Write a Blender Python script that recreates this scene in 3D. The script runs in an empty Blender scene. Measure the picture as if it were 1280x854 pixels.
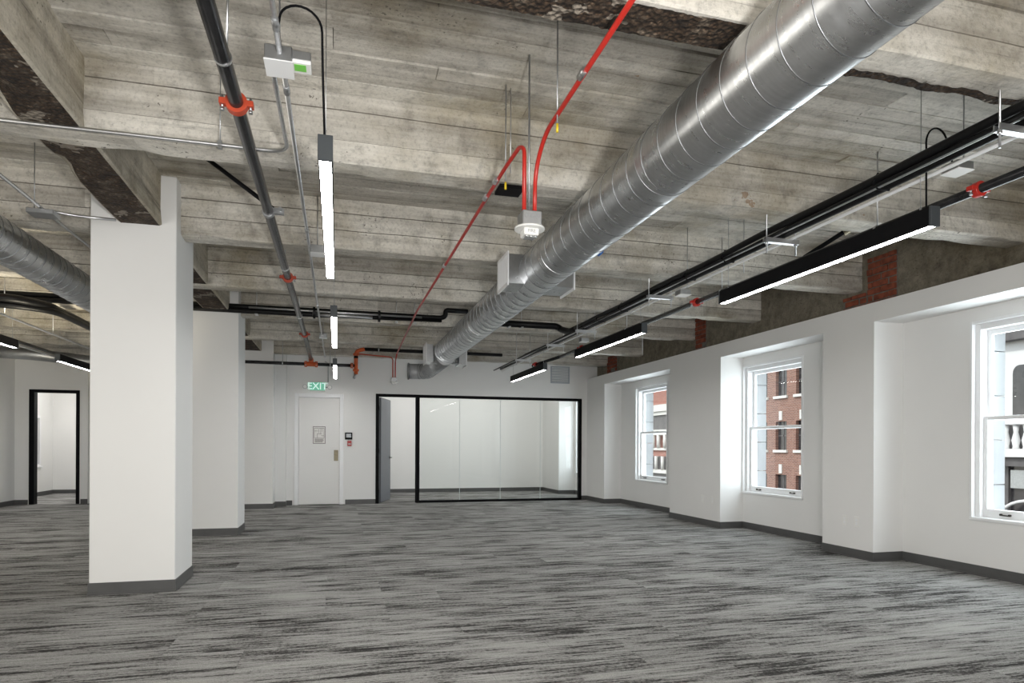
import bpy, bmesh, math, random
from mathutils import Vector, Matrix, noise
random.seed(7)
C = bpy.context.scene
COL = C.collection
PI = math.pi

# ------------------------------------------------------------------ camera
cam_d = bpy.data.cameras.new('camera')
cam = bpy.data.objects.new('camera', cam_d)
COL.objects.link(cam)
cam_d.sensor_width = 36.0
cam_d.lens = 36.0 * 805.0 / 1280.0
cam_d.shift_y = 131.4 / 1280.0
cam_d.clip_start = 0.05
cam_d.clip_end = 300
YAW = math.atan2(218, 805)
cam.matrix_world = (Matrix.Translation((0, 0, 1.25)) @ Matrix.Rotation(-YAW, 4, 'Z')
                    @ Matrix.Rotation(PI / 2, 4, 'X') @ Matrix.Rotation(0.0043, 4, 'Z'))
C.camera = cam

# ------------------------------------------------------------------ world, sun, lamps, exposure
C.view_settings.view_transform = 'Standard'
C.view_settings.look = 'None'
C.view_settings.gamma = 1.0
C.view_settings.use_curve_mapping = False
C.view_settings.exposure = -0.08

w = bpy.data.worlds.new('daylight_sky')
C.world = w
w.use_nodes = True
wn = w.node_tree.nodes
wl = w.node_tree.links
wn.clear()
wo = wn.new('ShaderNodeOutputWorld')
wb = wn.new('ShaderNodeBackground')
sky = wn.new('ShaderNodeTexSky')
sky.sky_type = 'NISHITA'
sky.sun_disc = False
sky.sun_elevation = math.radians(48)
sky.sun_rotation = math.radians(300)
sky.air_density = 1.0
wb.inputs['Strength'].default_value = 0.34
hs = wn.new('ShaderNodeHueSaturation')
hs.inputs['Saturation'].default_value = 0.35
wl.new(sky.outputs[0], hs.inputs['Color'])
wl.new(hs.outputs[0], wb.inputs[0])
wl.new(wb.outputs[0], wo.inputs[0])


def lamp(name, kind, loc, target, energy, color=(1, 1, 1), size=1.0, size_y=None, spread=None):
    d = bpy.data.lights.new(name, kind)
    d.energy = energy
    d.color = color
    if kind == 'AREA':
        d.size = size
        if size_y:
            d.shape = 'RECTANGLE'
            d.size_y = size_y
        if spread:
            d.spread = math.radians(spread)
    elif kind == 'SUN':
        d.angle = size
    o = bpy.data.objects.new(name, d)
    COL.objects.link(o)
    o.location = loc
    o.rotation_euler = (Vector(target) - Vector(loc)).to_track_quat('-Z', 'Y').to_euler()
    return o


lamp('sun', 'SUN', (-20, 0, 30), (14, 16, 0), 2.0, (1.0, 0.97, 0.92), math.radians(0.5))
lamp('rear_fill', 'AREA', (-0.6, -3.4, 0.9), (-0.2, -0.6, 4.6), 330, (1.0, 0.985, 0.965), 9.0, 1.8)  # added area lamp behind the viewpoint to brighten the ceiling; no window there
lamp('left_fill', 'AREA', (-6.2, 3.2, 1.2), (0.0, 4.5, 4.6), 130, (1.0, 0.95, 0.86), 6.0, 1.7)  # unseen lamp added beside the left wall, aimed upward; that wall is solid
lamp('photo_flash', 'AREA', (0.60, -0.4, 1.2), (0.0, 3.0, 4.2), 135, (1.0, 0.98, 0.95), 0.35)
lamp('near_window_daylight', 'AREA', (6.29, 4.33, 1.55), (0.0, 4.33, 1.3), 66, (0.88, 0.94, 1.0), 1.2, 1.85)
lamp('middle_window_daylight', 'AREA', (6.29, 8.07, 1.55), (0.0, 8.07, 1.3), 38, (0.88, 0.94, 1.0), 1.2, 1.85)
lamp('far_window_daylight', 'AREA', (6.29, 11.8, 1.55), (0.0, 11.8, 1.3), 42, (0.88, 0.94, 1.0), 1.2, 1.85)
lamp('meeting_room_lamp', 'AREA', (3.0, 14.9, 3.3), (3.0, 17.5, 1.4), 62, (1.0, 0.98, 0.95), 4.0, 0.7)
lamp('meeting_window_daylight', 'AREA', (6.29, 15.33, 1.55), (3.0, 15.4, 1.2), 28, (0.88, 0.94, 1.0), 1.2, 1.85)
lamp('side_office_lamp', 'AREA', (-5.7, 17.2, 3.2), (-5.7, 17.3, 0), 62, (1.0, 0.98, 0.95), 1.2, 1.6)
lamp('left_aisle_fill', 'AREA', (-2.9, 8.6, 0.7), (-4.9, 10.4, 4.2), 60, (1.0, 0.90, 0.70), 0.8, 0.8, 110)  # unseen fill lamp added behind the nearest column to brighten the left aisle
lamp('far_left_fill', 'AREA', (-4.0, 16.9, 3.05), (-4.0, 16.5, 4.0), 45, (1.0, 0.88, 0.66), 1.6, 1.0)  # upward lamp without a fixture, added to light the slab beyond the office front


# ------------------------------------------------------------------ material helpers
class N:
    """small node-tree writer"""
    def __init__(self, name):
        self.m = bpy.data.materials.new(name)
        self.m.use_nodes = True
        self.t = self.m.node_tree
        self.t.nodes.clear()
        self.out = self.t.nodes.new('ShaderNodeOutputMaterial')
        self.b = self.t.nodes.new('ShaderNodeBsdfPrincipled')
        self.t.links.new(self.b.outputs[0], self.out.inputs[0])

    def n(self, kind, **kw):
        x = self.t.nodes.new('ShaderNode' + kind)
        for k, v in kw.items():
            if hasattr(x, k):
                setattr(x, k, v)
            else:
                x.inputs[k].default_value = v
        return x

    def l(self, a, b):
        self.t.links.new(a, b)

    def coord(self, kind='Object', scale=(1, 1, 1), rot=(0, 0, 0)):
        if kind == 'Position':
            g = self.n('NewGeometry').outputs['Position']
        else:
            g = self.n('TexCoord').outputs[kind]
        mp = self.n('Mapping')
        mp.inputs['Scale'].default_value = scale
        mp.inputs['Rotation'].default_value = rot
        self.l(g, mp.inputs['Vector'])
        return mp.outputs[0]

    def noise(self, vec, scale, detail=3, rough=0.55, w=None):
        x = self.n('TexNoise')
        x.inputs['Scale'].default_value = scale
        x.inputs['Detail'].default_value = detail
        x.inputs['Roughness'].default_value = rough
        self.l(vec, x.inputs['Vector'])
        if w is not None:
            x.noise_dimensions = '4D'
            self.l(w, x.inputs['W'])
        return x.outputs['Fac'] if 'Fac' in x.outputs else x.outputs[0]

    def ramp(self, fac, stops, interp='LINEAR'):
        x = self.n('ValToRGB')
        x.color_ramp.interpolation = interp
        e = x.color_ramp.elements
        while len(e) < len(stops):
            e.new(0.5)
        for i, (p, c) in enumerate(stops):
            e[i].position = p
            if not isinstance(c, (tuple, list)):
                c = (c, c, c)
            e[i].color = (*c[:3], 1)
        self.l(fac, x.inputs[0])
        return x.outputs[0]

    def mix(self, fac, a, b, mode='MIX'):
        x = self.n('Mix', data_type='RGBA', blend_type=mode)
        for inp, v in ((x.inputs['Factor'], fac), (x.inputs[6], a), (x.inputs[7], b)):
            if isinstance(v, (int, float)):
                inp.default_value = v
            elif isinstance(v, tuple):
                inp.default_value = (*v[:3], 1)
            else:
                self.l(v, inp)
        return x.outputs[2]

    def math(self, op, a, b=None):
        x = self.n('Math', operation=op)
        for i, v in enumerate((a, b)):
            if v is None:
                continue
            if isinstance(v, (int, float)):
                x.inputs[i].default_value = v
            else:
                self.l(v, x.inputs[i])
        return x.outputs[0]

    def bump(self, h, strength=0.3, dist=0.01):
        x = self.n('Bump')
        x.inputs['Strength'].default_value = strength
        x.inputs['Distance'].default_value = dist
        self.l(h, x.inputs['Height'])
        self.l(x.outputs[0], self.b.inputs['Normal'])

    def set(self, color=None, rough=None, metal=None, emit=None, strength=None):
        if color is not None:
            if isinstance(color, tuple):
                self.b.inputs['Base Color'].default_value = (*color, 1)
            else:
                self.l(color, self.b.inputs['Base Color'])
        if rough is not None:
            if isinstance(rough, (int, float)):
                self.b.inputs['Roughness'].default_value = rough
            else:
                self.l(rough, self.b.inputs['Roughness'])
        if metal is not None:
            self.b.inputs['Metallic'].default_value = metal
        if emit is not None:
            self.b.inputs['Emission Color'].default_value = (*emit, 1)
            self.b.inputs['Emission Strength'].default_value = strength
        return self.m


def plain(name, color, rough=0.5, metal=0.0, var=0.06, scale=12.0, bump=0.0):
    k = N(name)
    v = k.coord('Object')
    f = k.noise(v, scale, 4)
    lo = tuple(c * (1 - var) for c in color)
    hi = tuple(min(1, c * (1 + var)) for c in color)
    k.set(k.ramp(f, [(0.3, lo), (0.7, hi)]), rough, metal)
    if bump:
        k.bump(k.noise(v, scale * 8, 2), bump, 0.002)
    return k.m


def flat_black(m, spec):
    for n_ in m.node_tree.nodes:
        if n_.type == 'BSDF_PRINCIPLED':
            n_.inputs['Specular IOR Level'].default_value = spec


def glow(name, color, strength):
    k = N(name)
    k.set(color, 0.5, 0, color, strength)
    return k.m


def concrete(name, tint=(1, 1, 1), board_axis='X', dark=1.0):
    k = N(name)
    v = k.coord('Position', (0.35, 5.5, 5.5) if board_axis == 'X' else (5.5, 0.35, 5.5))
    streak = k.noise(v, 1.6, 7, 0.66)
    at = k.n('Attribute')
    at.attribute_name = 'tone'
    tone = at.outputs['Fac']
    g = k.coord('Position')
    big = k.noise(g, 0.8, 5, 0.62)
    mid = k.noise(g, 7, 6, 0.68)
    fine = k.noise(g, 45, 5, 0.7)
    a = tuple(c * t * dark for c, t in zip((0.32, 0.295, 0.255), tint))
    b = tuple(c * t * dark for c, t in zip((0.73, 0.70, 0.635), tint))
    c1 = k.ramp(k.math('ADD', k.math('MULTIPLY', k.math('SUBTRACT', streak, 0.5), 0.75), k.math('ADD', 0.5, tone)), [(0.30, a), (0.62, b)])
    c2 = k.mix(1.0, c1, k.ramp(big, [(0.32, (0.60, 0.56, 0.47)), (0.50, (1, 1, 1))]), 'MULTIPLY')
    c2 = k.mix(0.7, c2, k.ramp(mid, [(0.30, 0.50), (0.46, 0.95), (0.75, 1.12)]), 'MULTIPLY')
    c3 = k.mix(0.6, c2, k.ramp(fine, [(0.28, 0.40), (0.48, 0.95), (0.8, 1.15)]), 'MULTIPLY')
    # bug holes and honeycombed spots
    wob = k.n('VectorMath', operation='MULTIPLY_ADD')
    nz = k.n('TexNoise')
    nz.inputs['Scale'].default_value = 30
    k.l(g, nz.inputs['Vector'])
    k.l(nz.outputs['Color'], wob.inputs[0])
    wob.inputs[1].default_value = (0.05, 0.05, 0.05)
    k.l(g, wob.inputs[2])
    vo = k.n('TexVoronoi')
    vo.inputs['Scale'].default_value = 26
    k.l(wob.outputs[0], vo.inputs['Vector'])
    pit = k.math('LESS_THAN', vo.outputs['Distance'], 0.20)
    msk = k.math('GREATER_THAN', k.noise(g, 1.9, 4, 0.7), 0.60)
    pits = k.math('MULTIPLY', pit, msk)
    c4 = k.mix(k.math('MULTIPLY', pits, 0.7), c3, (0.08, 0.07, 0.055))
    # thin dark weathering streaks along the board marks
    v2 = k.coord('Position', (0.6, 20, 20) if board_axis == 'X' else (20, 0.6, 20))
    sk = k.ramp(k.noise(v2, 1.0, 5, 0.75), [(0.60, 1.0), (0.70, 0.45)])
    c5 = k.mix(0.85, c4, sk, 'MULTIPLY')
    rust = k.math('MULTIPLY', k.math('GREATER_THAN', k.noise(g, 3.1, 4), 0.745), 0.6)
    c6 = k.mix(rust, c5, (0.22, 0.11, 0.035))
    k.set(c6, 0.9)
    h = k.math('SUBTRACT', k.math('ADD', k.math('ADD', k.math('MULTIPLY', fine, 0.5), k.math('MULTIPLY', mid, 0.8)), streak), pits)
    k.bump(h, 0.7, 0.016)
    return k.m


def aggregate(name):
    k = N(name)
    g = k.coord('Position', (1, 1, 1))
    vo = k.n('TexVoronoi')
    vo.inputs['Scale'].default_value = 38
    k.l(g, vo.inputs['Vector'])
    f = k.noise(g, 9, 5, 0.7)
    base = k.ramp(f, [(0.30, (0.018, 0.012, 0.008)), (0.52, (0.075, 0.045, 0.025)), (0.68, (0.20, 0.16, 0.12))])
    c = k.mix(0.75, base, k.ramp(vo.outputs['Distance'], [(0.1, 1.3), (0.45, 0.35)]), 'MULTIPLY')
    edge = k.math('GREATER_THAN', k.noise(g, 2.2, 4, 0.7), 0.60)
    c = k.mix(k.math('MULTIPLY', edge, 0.8), c, (0.28, 0.245, 0.20))
    k.set(c, 0.95)
    k.bump(k.math('ADD', vo.outputs['Distance'], f), 0.9, 0.03)
    return k.m


def carpet_mat(name):
    k = N(name)
    oi = k.n('ObjectInfo')
    wv = k.math('MULTIPLY', oi.outputs['Random'], 0.9)
    s1 = k.noise(k.coord('Position', (1.8, 21, 1)), 1.0, 2, 0.55, wv)
    s2 = k.noise(k.coord('Position', (3.8, 54, 1)), 1.0, 3, 0.7, wv)
    cl = k.noise(k.coord('Position', (1.0, 3.2, 1)), 1.1, 2, 0.5, wv)
    loop = k.noise(k.coord('Position', (42, 60, 1)), 1.0, 2, 0.7)
    pile = k.noise(k.coord('Position', (1, 1, 1)), 190, 2)
    t = k.math('ADD', k.math('MULTIPLY', s1, 0.45), k.math('MULTIPLY', s2, 0.55))
    t = k.math('ADD', t, k.math('MULTIPLY', k.math('SUBTRACT', cl, 0.5), 0.34))
    t = k.math('ADD', t, k.math('MULTIPLY', k.math('SUBTRACT', loop, 0.5), 0.26))
    col = k.ramp(t, [(0.36, (0.42, 0.417, 0.406)), (0.48, (0.32, 0.317, 0.308)), (0.535, (0.215, 0.212, 0.206)), (0.572, (0.068, 0.066, 0.064)), (0.65, (0.030, 0.029, 0.028))])
    col = k.mix(0.75, col, k.ramp(pile, [(0.32, 0.45), (0.68, 1.45)]), 'MULTIPLY')
    col = k.mix(1.0, col, k.ramp(oi.outputs['Random'], [(0.0, 0.95), (1.0, 1.04)]), 'MULTIPLY')
    k.set(col, 0.95)
    k.b.inputs['Specular IOR Level'].default_value = 0.15
    k.bump(k.math('ADD', k.math('ADD', pile, loop), t), 0.5, 0.006)
    return k.m


def galv(name, col=(0.63, 0.645, 0.66), rough=0.3):
    k = N(name)
    v = k.coord('Object', (1, 1, 1))
    sp = k.noise(v, 14, 4, 0.6)
    ring = k.noise(k.coord('Object', (1, 45, 1)), 1.2, 3)
    f = k.math('ADD', k.math('MULTIPLY', sp, 0.5), k.math('MULTIPLY', ring, 0.5))
    lo = tuple(c * 0.82 for c in col)
    k.set(k.ramp(f, [(0.35, lo), (0.62, col)]), k.ramp(f, [(0.3, rough + 0.09), (0.7, rough - 0.03)]), 1.0)
    return k.m


def glass_mat(name, tint=(0.96, 0.98, 0.97), refl=1.0):
    k = N(name)
    k.t.nodes.remove(k.b)
    tr = k.n('BsdfTransparent')
    tr.inputs[0].default_value = (*tint, 1)
    gl = k.n('BsdfGlossy')
    gl.inputs['Roughness'].default_value = 0.01
    fr = k.n('Fresnel')
    fr.inputs[0].default_value = 1.45
    mx = k.n('MixShader')
    bf = k.n('NewGeometry').outputs['Backfacing']
    front = k.math('SUBTRACT', 1.0, bf)
    k.l(k.math('MULTIPLY', k.math('MULTIPLY', fr.outputs[0], refl), front), mx.inputs[0])
    k.l(tr.outputs[0], mx.inputs[1])
    k.l(gl.outputs[0], mx.inputs[2])
    k.l(mx.outputs[0], k.out.inputs[0])
    return k.m


def facade_brick(name, c1, c2, mortar, scale=1.0, axes='YZ'):
    k = N(name)
    g = k.n('NewGeometry').outputs['Position']
    sx = k.n('SeparateXYZ')
    k.l(g, sx.inputs[0])
    cx = k.n('CombineXYZ')
    k.l(sx.outputs[axes[0]], cx.inputs[0])
    k.l(sx.outputs[axes[1]], cx.inputs[1])
    b = k.n('TexBrick')
    b.inputs['Scale'].default_value = scale
    b.inputs['Color1'].default_value = (*c1, 1)
    b.inputs['Color2'].default_value = (*c2, 1)
    b.inputs['Mortar'].default_value = (*mortar, 1)
    b.inputs['Mortar Size'].default_value = 0.012
    b.inputs['Brick Width'].default_value = 0.24
    b.inputs['Row Height'].default_value = 0.085
    k.l(cx.outputs[0], b.inputs['Vector'])
    k.set(b.outputs['Color'], 0.9)
    return k.m


M = {}
M['concrete'] = concrete('board_formed_concrete', (1, 1, 1), 'X')
M['concrete_y'] = concrete('girder_concrete', (0.96, 0.93, 0.86), 'Y', 0.9)
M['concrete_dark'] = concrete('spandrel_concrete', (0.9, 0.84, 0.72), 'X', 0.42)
M['aggregate'] = aggregate('dark_exposed_aggregate')
M['carpet'] = carpet_mat('striated_grey_carpet')
M['wall'] = plain('white_wall_paint', (0.80, 0.80, 0.79), 0.55, 0, 0.012, 1.5)
M['trim'] = plain('white_gloss_trim', (0.84, 0.85, 0.86), 0.3, 0, 0.01, 3)
M['base'] = plain('grey_rubber_base', (0.085, 0.085, 0.085), 0.4, 0, 0.1, 6)
M['galv'] = galv('galvanised_spiral_duct', (0.60, 0.615, 0.63), 0.27)
M['elbow'] = plain('dull_galvanised_elbow', (0.46, 0.47, 0.485), 0.45, 0.35, 0.08, 12)
M['seam'] = galv('galvanised_seam', (0.30, 0.31, 0.32), 0.42)
M['zinc'] = galv('zinc_conduit', (0.70, 0.71, 0.72), 0.33)
M['steel'] = plain('grey_steel', (0.42, 0.43, 0.44), 0.4, 0.9, 0.12, 20)
M['blackpipe'] = plain('black_steel_pipe', (0.032, 0.032, 0.034), 0.27, 0.5, 0.35, 9, 0.1)
M['foam'] = plain('black_foam_insulation', (0.005, 0.005, 0.0055), 0.42, 0, 0.2, 12)
M['black'] = plain('black_powder_coat', (0.008, 0.008, 0.009), 0.5, 0, 0.1, 15)
M['blackframe'] = plain('black_frame_metal', (0.006, 0.006, 0.007), 0.5, 0, 0.1, 15)
flat_black(M['black'], 0.06)
flat_black(M['blackframe'], 0.06)
flat_black(M['foam'], 0.25)
M['capgrey'] = plain('dark_grey_cap', (0.045, 0.052, 0.058), 0.4, 0, 0.08, 12)
M['red'] = plain('red_conduit_paint', (0.50, 0.025, 0.016), 0.36, 0, 0.1, 8)
M['orange'] = plain('orange_fitting_paint', (0.62, 0.12, 0.03), 0.42, 0, 0.15, 10)
M['coupling'] = plain('red_orange_coupling_paint', (0.48, 0.062, 0.025), 0.45, 0, 0.18, 14)
M['white'] = plain('white_plastic', (0.82, 0.82, 0.80), 0.35, 0, 0.02, 6)
M['boxgrey'] = galv('stamped_box_zinc', (0.52, 0.53, 0.54), 0.42)
M['green'] = plain('green_label', (0.20, 0.62, 0.10), 0.4, 0, 0.05, 9)
M['yellow'] = plain('yellow_tag', (0.75, 0.55, 0.02), 0.5, 0, 0.05, 9)
M['blue'] = plain('blue_tape', (0.03, 0.13, 0.42), 0.5, 0, 0.1, 9)
M['brass'] = plain('aged_brass', (0.30, 0.26, 0.18), 0.45, 0.6, 0.15, 18)
M['bronze'] = plain('dark_bronze', (0.05, 0.045, 0.04), 0.35, 0.7, 0.15, 18)
M['doorgrey'] = plain('dark_grey_door', (0.15, 0.16, 0.18), 0.4, 0, 0.04, 3)
M['diffuser'] = glow('lit_opal_diffuser', (1.0, 0.985, 0.96), 62.0)
M['exitgreen'] = glow('lit_exit_green', (0.16, 0.45, 0.33), 0.5)
M['exitletter'] = glow('lit_exit_letter', (0.62, 0.95, 0.82), 0.85)
M['glass'] = glass_mat('clear_window_glass')
M['partition_glass'] = glass_mat('clear_partition_glass', (0.965, 0.98, 0.975), 0.9)
M['glassedge'] = plain('pale_glass_joint', (0.62, 0.68, 0.68), 0.3, 0, 0.03, 6)
M['paper'] = plain('printed_paper', (0.78, 0.77, 0.75), 0.6, 0, 0.03, 20)
M['ink'] = plain('brown_ink', (0.13, 0.10, 0.10), 0.6, 0, 0.05, 20)
M['redplastic'] = plain('red_plastic', (0.45, 0.03, 0.03), 0.35, 0, 0.05, 9)
M['brick'] = plain('old_red_brick', (0.22, 0.058, 0.03), 0.9, 0, 0.45, 14, 0.4)
M['mortar'] = plain('old_grey_mortar', (0.17, 0.155, 0.135), 0.95, 0, 0.3, 20, 0.4)
M['stone'] = plain('white_painted_stone', (0.76, 0.775, 0.80), 0.6, 0, 0.03, 4)
M['grille'] = plain('grey_louver_paint', (0.40, 0.43, 0.47), 0.45, 0, 0.05, 6)
M['facade'] = facade_brick('facade_brick', (0.21, 0.085, 0.06), (0.33, 0.155, 0.11), (0.36, 0.29, 0.25))
M['facade2'] = facade_brick('facade_brick_far', (0.36, 0.13, 0.10), (0.42, 0.17, 0.13), (0.34, 0.24, 0.2))
M['limestone'] = plain('pale_limestone', (0.74, 0.72, 0.68), 0.8, 0, 0.06, 2)
M['extwhite'] = plain('white_stone_front', (0.80, 0.79, 0.78), 0.8, 0, 0.03, 2)
M['darkglass'] = plain('dark_street_glass', (0.045, 0.042, 0.045), 0.12, 0, 0.4, 2)
M['extdark'] = plain('dark_metal_cornice', (0.12, 0.11, 0.11), 0.5, 0, 0.2, 3)
M['asphalt'] = plain('street_asphalt', (0.12, 0.12, 0.12), 0.9, 0, 0.1, 2)


# ------------------------------------------------------------------ mesh helpers
class MB:
    """collects shapes in world coordinates and links them as one mesh object"""
    def __init__(self):
        self.bm = bmesh.new()
        self.tone = None

    def box(self, x0, x1, y0, y1, z0, z1, mi=0):
        vs = [self.bm.verts.new((x, y, z)) for z in (z0, z1) for y in (y0, y1) for x in (x0, x1)]
        for q in ((0, 2, 3, 1), (4, 5, 7, 6), (0, 1, 5, 4), (2, 6, 7, 3), (0, 4, 6, 2), (1, 3, 7, 5)):
            f = self.bm.faces.new([vs[i] for i in q])
            f.material_index = mi
            if self.tone is not None:
                f[self.tone] = self.tv
        return vs

    def obox(self, mat, sx, sy, sz, mi=0):
        vs = self.box(-sx / 2, sx / 2, -sy / 2, sy / 2, -sz / 2, sz / 2, mi)
        for v in vs:
            v.co = mat @ v.co
        return vs

    def quad(self, pts, mi=0):
        f = self.bm.faces.new([self.bm.verts.new(p) for p in pts])
        f.material_index = mi

    def tube(self, pts, r, seg=10, caps=True, mi=0, rs=None):
        pts = [Vector(p) for p in pts]
        n = len(pts)
        tans = []
        for i in range(n):
            a = pts[max(0, i - 1)]
            b = pts[min(n - 1, i + 1)]
            tans.append((b - a).normalized())
        t = tans[0]
        up = Vector((0, 0, 1)) if abs(t.z) < 0.9 else Vector((1, 0, 0))
        u = t.cross(up).normalized()
        rings = []
        for i in range(n):
            t = tans[i]
            u = (u - t * u.dot(t))
            if u.length < 1e-6:
                u = t.orthogonal()
            u.normalize()
            vv = t.cross(u)
            rr = rs[i] if rs else r
            rings.append([self.bm.verts.new(pts[i] + (u * math.cos(2 * PI * k / seg) + vv * math.sin(2 * PI * k / seg)) * rr)
                          for k in range(seg)])
        for i in range(n - 1):
            for k in range(seg):
                f = self.bm.faces.new((rings[i][k], rings[i][(k + 1) % seg], rings[i + 1][(k + 1) % seg], rings[i + 1][k]))
                f.smooth = True
                f.material_index = mi
        if caps:
            for rg in (rings[0], list(reversed(rings[-1]))):
                f = self.bm.faces.new(rg)
                f.material_index = mi
        return self

    def cyl(self, a, b, r, seg=12, mi=0, r2=None):
        return self.tube([a, b], r, seg, True, mi, [r, r if r2 is None else r2])

    def ring(self, c, axis, r_out, r_in, th, seg=24, mi=0):
        c = Vector(c)
        ax = Vector(axis).normalized()
        u = ax.orthogonal().normalized()
        v = ax.cross(u)
        loops = []
        for rr, o in ((r_in, -th / 2), (r_out, -th / 2), (r_out, th / 2), (r_in, th / 2)):
            loops.append([self.bm.verts.new(c + ax * o + (u * math.cos(2 * PI * k / seg) + v * math.sin(2 * PI * k / seg)) * rr) for k in range(seg)])
        for i in range(4):
            j = (i + 1) % 4
            for k in range(seg):
                f = self.bm.faces.new((loops[i][k], loops[i][(k + 1) % seg], loops[j][(k + 1) % seg], loops[j][k]))
                f.material_index = mi
        return self

    def build(self, name, mats, parent=None, bevel=0.0, origin=None, seg=1):
        bm = self.bm
        bmesh.ops.recalc_face_normals(bm, faces=bm.faces[:])
        if bevel:
            es = [e for e in bm.edges if len(e.link_faces) == 2 and e.calc_face_angle(0) > 0.6]
            bmesh.ops.bevel(bm, geom=es, offset=bevel, segments=seg, affect='EDGES', clamp_overlap=True)
        if parent is not None:
            o0 = parent.matrix_world.translation.copy() if parent.get('_o') is None else Vector(parent['_o'])
        elif origin is not None:
            o0 = Vector(origin)
        else:
            xs = [v.co for v in bm.verts]
            o0 = Vector(((min(p.x for p in xs) + max(p.x for p in xs)) / 2, (min(p.y for p in xs) + max(p.y for p in xs)) / 2, min(p.z for p in xs)))
        for v in bm.verts:
            v.co -= o0
        me = bpy.data.meshes.new(name)
        bm.to_mesh(me)
        bm.free()
        if not isinstance(mats, (list, tuple)):
            mats = [mats]
        for m in mats:
            me.materials.append(m)
        ob = bpy.data.objects.new(name, me)
        COL.objects.link(ob)
        if parent is not None:
            ob.parent = parent
            ob['_o'] = list(o0)
        else:
            ob.location = o0
            ob['_o'] = list(o0)
        return ob


def tag(o, label=None, cat=None, group=None, kind=None):
    if label:
        o['label'] = label
    if cat:
        o['category'] = cat
    if group:
        o['group'] = group
    if kind:
        o['kind'] = kind
    return o


def empty(name, loc, label=None, cat=None, group=None, kind=None):
    o = bpy.data.objects.new(name, None)
    COL.objects.link(o)
    o.location = loc
    o.empty_display_size = 0.1
    o['_o'] = list(loc)
    return tag(o, label, cat, group, kind)


def children(o):
    return [x for x in bpy.data.objects if x.parent is o]


def copy_tree(o, parent=None):
    c = o.copy()
    COL.objects.link(c)
    if parent is not None:
        c.parent = parent
    for ch in children(o):
        copy_tree(ch, c)
    return c


def part_box(name, parent, mat, x0, x1, y0, y1, z0, z1, bevel=0.0):
    m = MB()
    m.box(x0, x1, y0, y1, z0, z1)
    return m.build(name, mat, parent, bevel)


def fillet(pts, r, n=6):
    """round the corners of a polyline"""
    pts = [Vector(p) for p in pts]
    out = [pts[0]]
    for i in range(1, len(pts) - 1):
        p, a, b = pts[i], pts[i - 1], pts[i + 1]
        da, db = (a - p), (b - p)
        d = min(r, da.length * 0.49, db.length * 0.49)
        s, e = p + da.normalized() * d, p + db.normalized() * d
        for k in range(n + 1):
            t = k / n
            out.append(s * (1 - t) ** 2 + p * 2 * t * (1 - t) + e * t * t)
    out.append(pts[-1])
    return out


def text_mesh(name, txt, size, mat, parent, loc, rot, depth=0.002):
    cu = bpy.data.curves.new(name, 'FONT')
    cu.body = txt
    cu.size = size
    cu.extrude = depth
    cu.align_x = 'CENTER'
    cu.align_y = 'CENTER'
    ob = bpy.data.objects.new(name + '_tmp', cu)
    COL.objects.link(ob)
    dg = bpy.context.evaluated_depsgraph_get()
    me = bpy.data.meshes.new_from_object(ob.evaluated_get(dg))
    bpy.data.objects.remove(ob)
    me.materials.clear()
    me.materials.append(mat)
    o = bpy.data.objects.new(name, me)
    COL.objects.link(o)
    o.parent = parent
    o0 = Vector(parent['_o'])
    o.location = Vector(loc) - o0
    o.rotation_euler = rot
    return o


# ------------------------------------------------------------------ key dimensions (metres)
XW = 5.70       # face of the furred right wall
XR = 6.10       # back of the window recesses
XE = 5.95       # old spandrel wall above
YB = 14.25      # back wall
XL = -6.45      # left wall
ZS = 3.55       # slab underside
ZB = 3.10       # beam underside
ZF = 2.857      # top of furred wall
BEAMS = [2.43, 4.35, 6.24, 8.12, 9.87, 11.87, 13.62, 15.5, 17.3]
BW = 0.21

# ------------------------------------------------------------------ floor with carpet planks
fl = MB()
fl.box(-7.4, 6.3, -4.2, 19.2, -0.2, -0.006)
floor = fl.build('floor', M['base'], origin=(0, 0, 0))
tag(floor, 'open office floor laid with striated grey carpet planks', 'floor', kind='structure')
TX, TY, G = 0.914, 0.457, 0.0012


def plank_mesh(wx, wy):
    m = MB()
    m.box(-wx / 2 + G, wx / 2 - G, -wy / 2 + G, wy / 2 - G, -0.006, 0)
    bm = m.bm
    me = bpy.data.meshes.new('carpet_tile')
    bm.to_mesh(me)
    bm.free()
    me.materials.append(M['carpet'])
    return me


full_plank = plank_mesh(TX, TY)
ca, sa = math.cos(YAW), math.sin(YAW)
tiles = []
row = 0
y = -4.0
while y < 19.0:
    x = -7.4 - (0.457 if row % 2 else 0.0)
    while x < 6.1:
        x0, x1, y0, y1 = max(x, -7.3), min(x + TX, 6.1), y, min(y + TY, 19.0)
        if x1 - x0 > 0.02:
            cx, cy = (x0 + x1) / 2, (y0 + y1) / 2
            d = cx * sa + cy * ca
            u = (cx * ca - cy * sa) / max(d, 0.01)
            vis = d > 2.9 and -0.88 < u < 0.88 and x0 < 6.0
            if cy > YB and not ((0.7 < cx < 6.1 and cy < 17.4) or (-6.9 < cx < -5.0 and cy > 15)):
                vis = False
            if cx < -6.3 and cy < 15.4:
                vis = False
            tiles.append((d if vis else 999, x0, x1, y0, y1))
        x += TX
    y += TY
    row += 1
tiles.sort()
rest = MB()
for i, (d, x0, x1, y0, y1) in enumerate(tiles):
    if i < 296 and d < 900:
        full = abs(x1 - x0 - TX) < 1e-4 and abs(y1 - y0 - TY) < 1e-4
        me = full_plank if full else plank_mesh(x1 - x0, y1 - y0)
        o = bpy.data.objects.new('carpet_tile', me)
        COL.objects.link(o)
        o.parent = floor
        o.location = ((x0 + x1) / 2, (y0 + y1) / 2, 0)
    else:
        rest.box(x0 + G, x1 - G, y0 + G, y1 - G, -0.006, 0)
ro = rest.build('carpet_field', M['carpet'], floor)
ro['kind'] = 'stuff'

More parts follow.
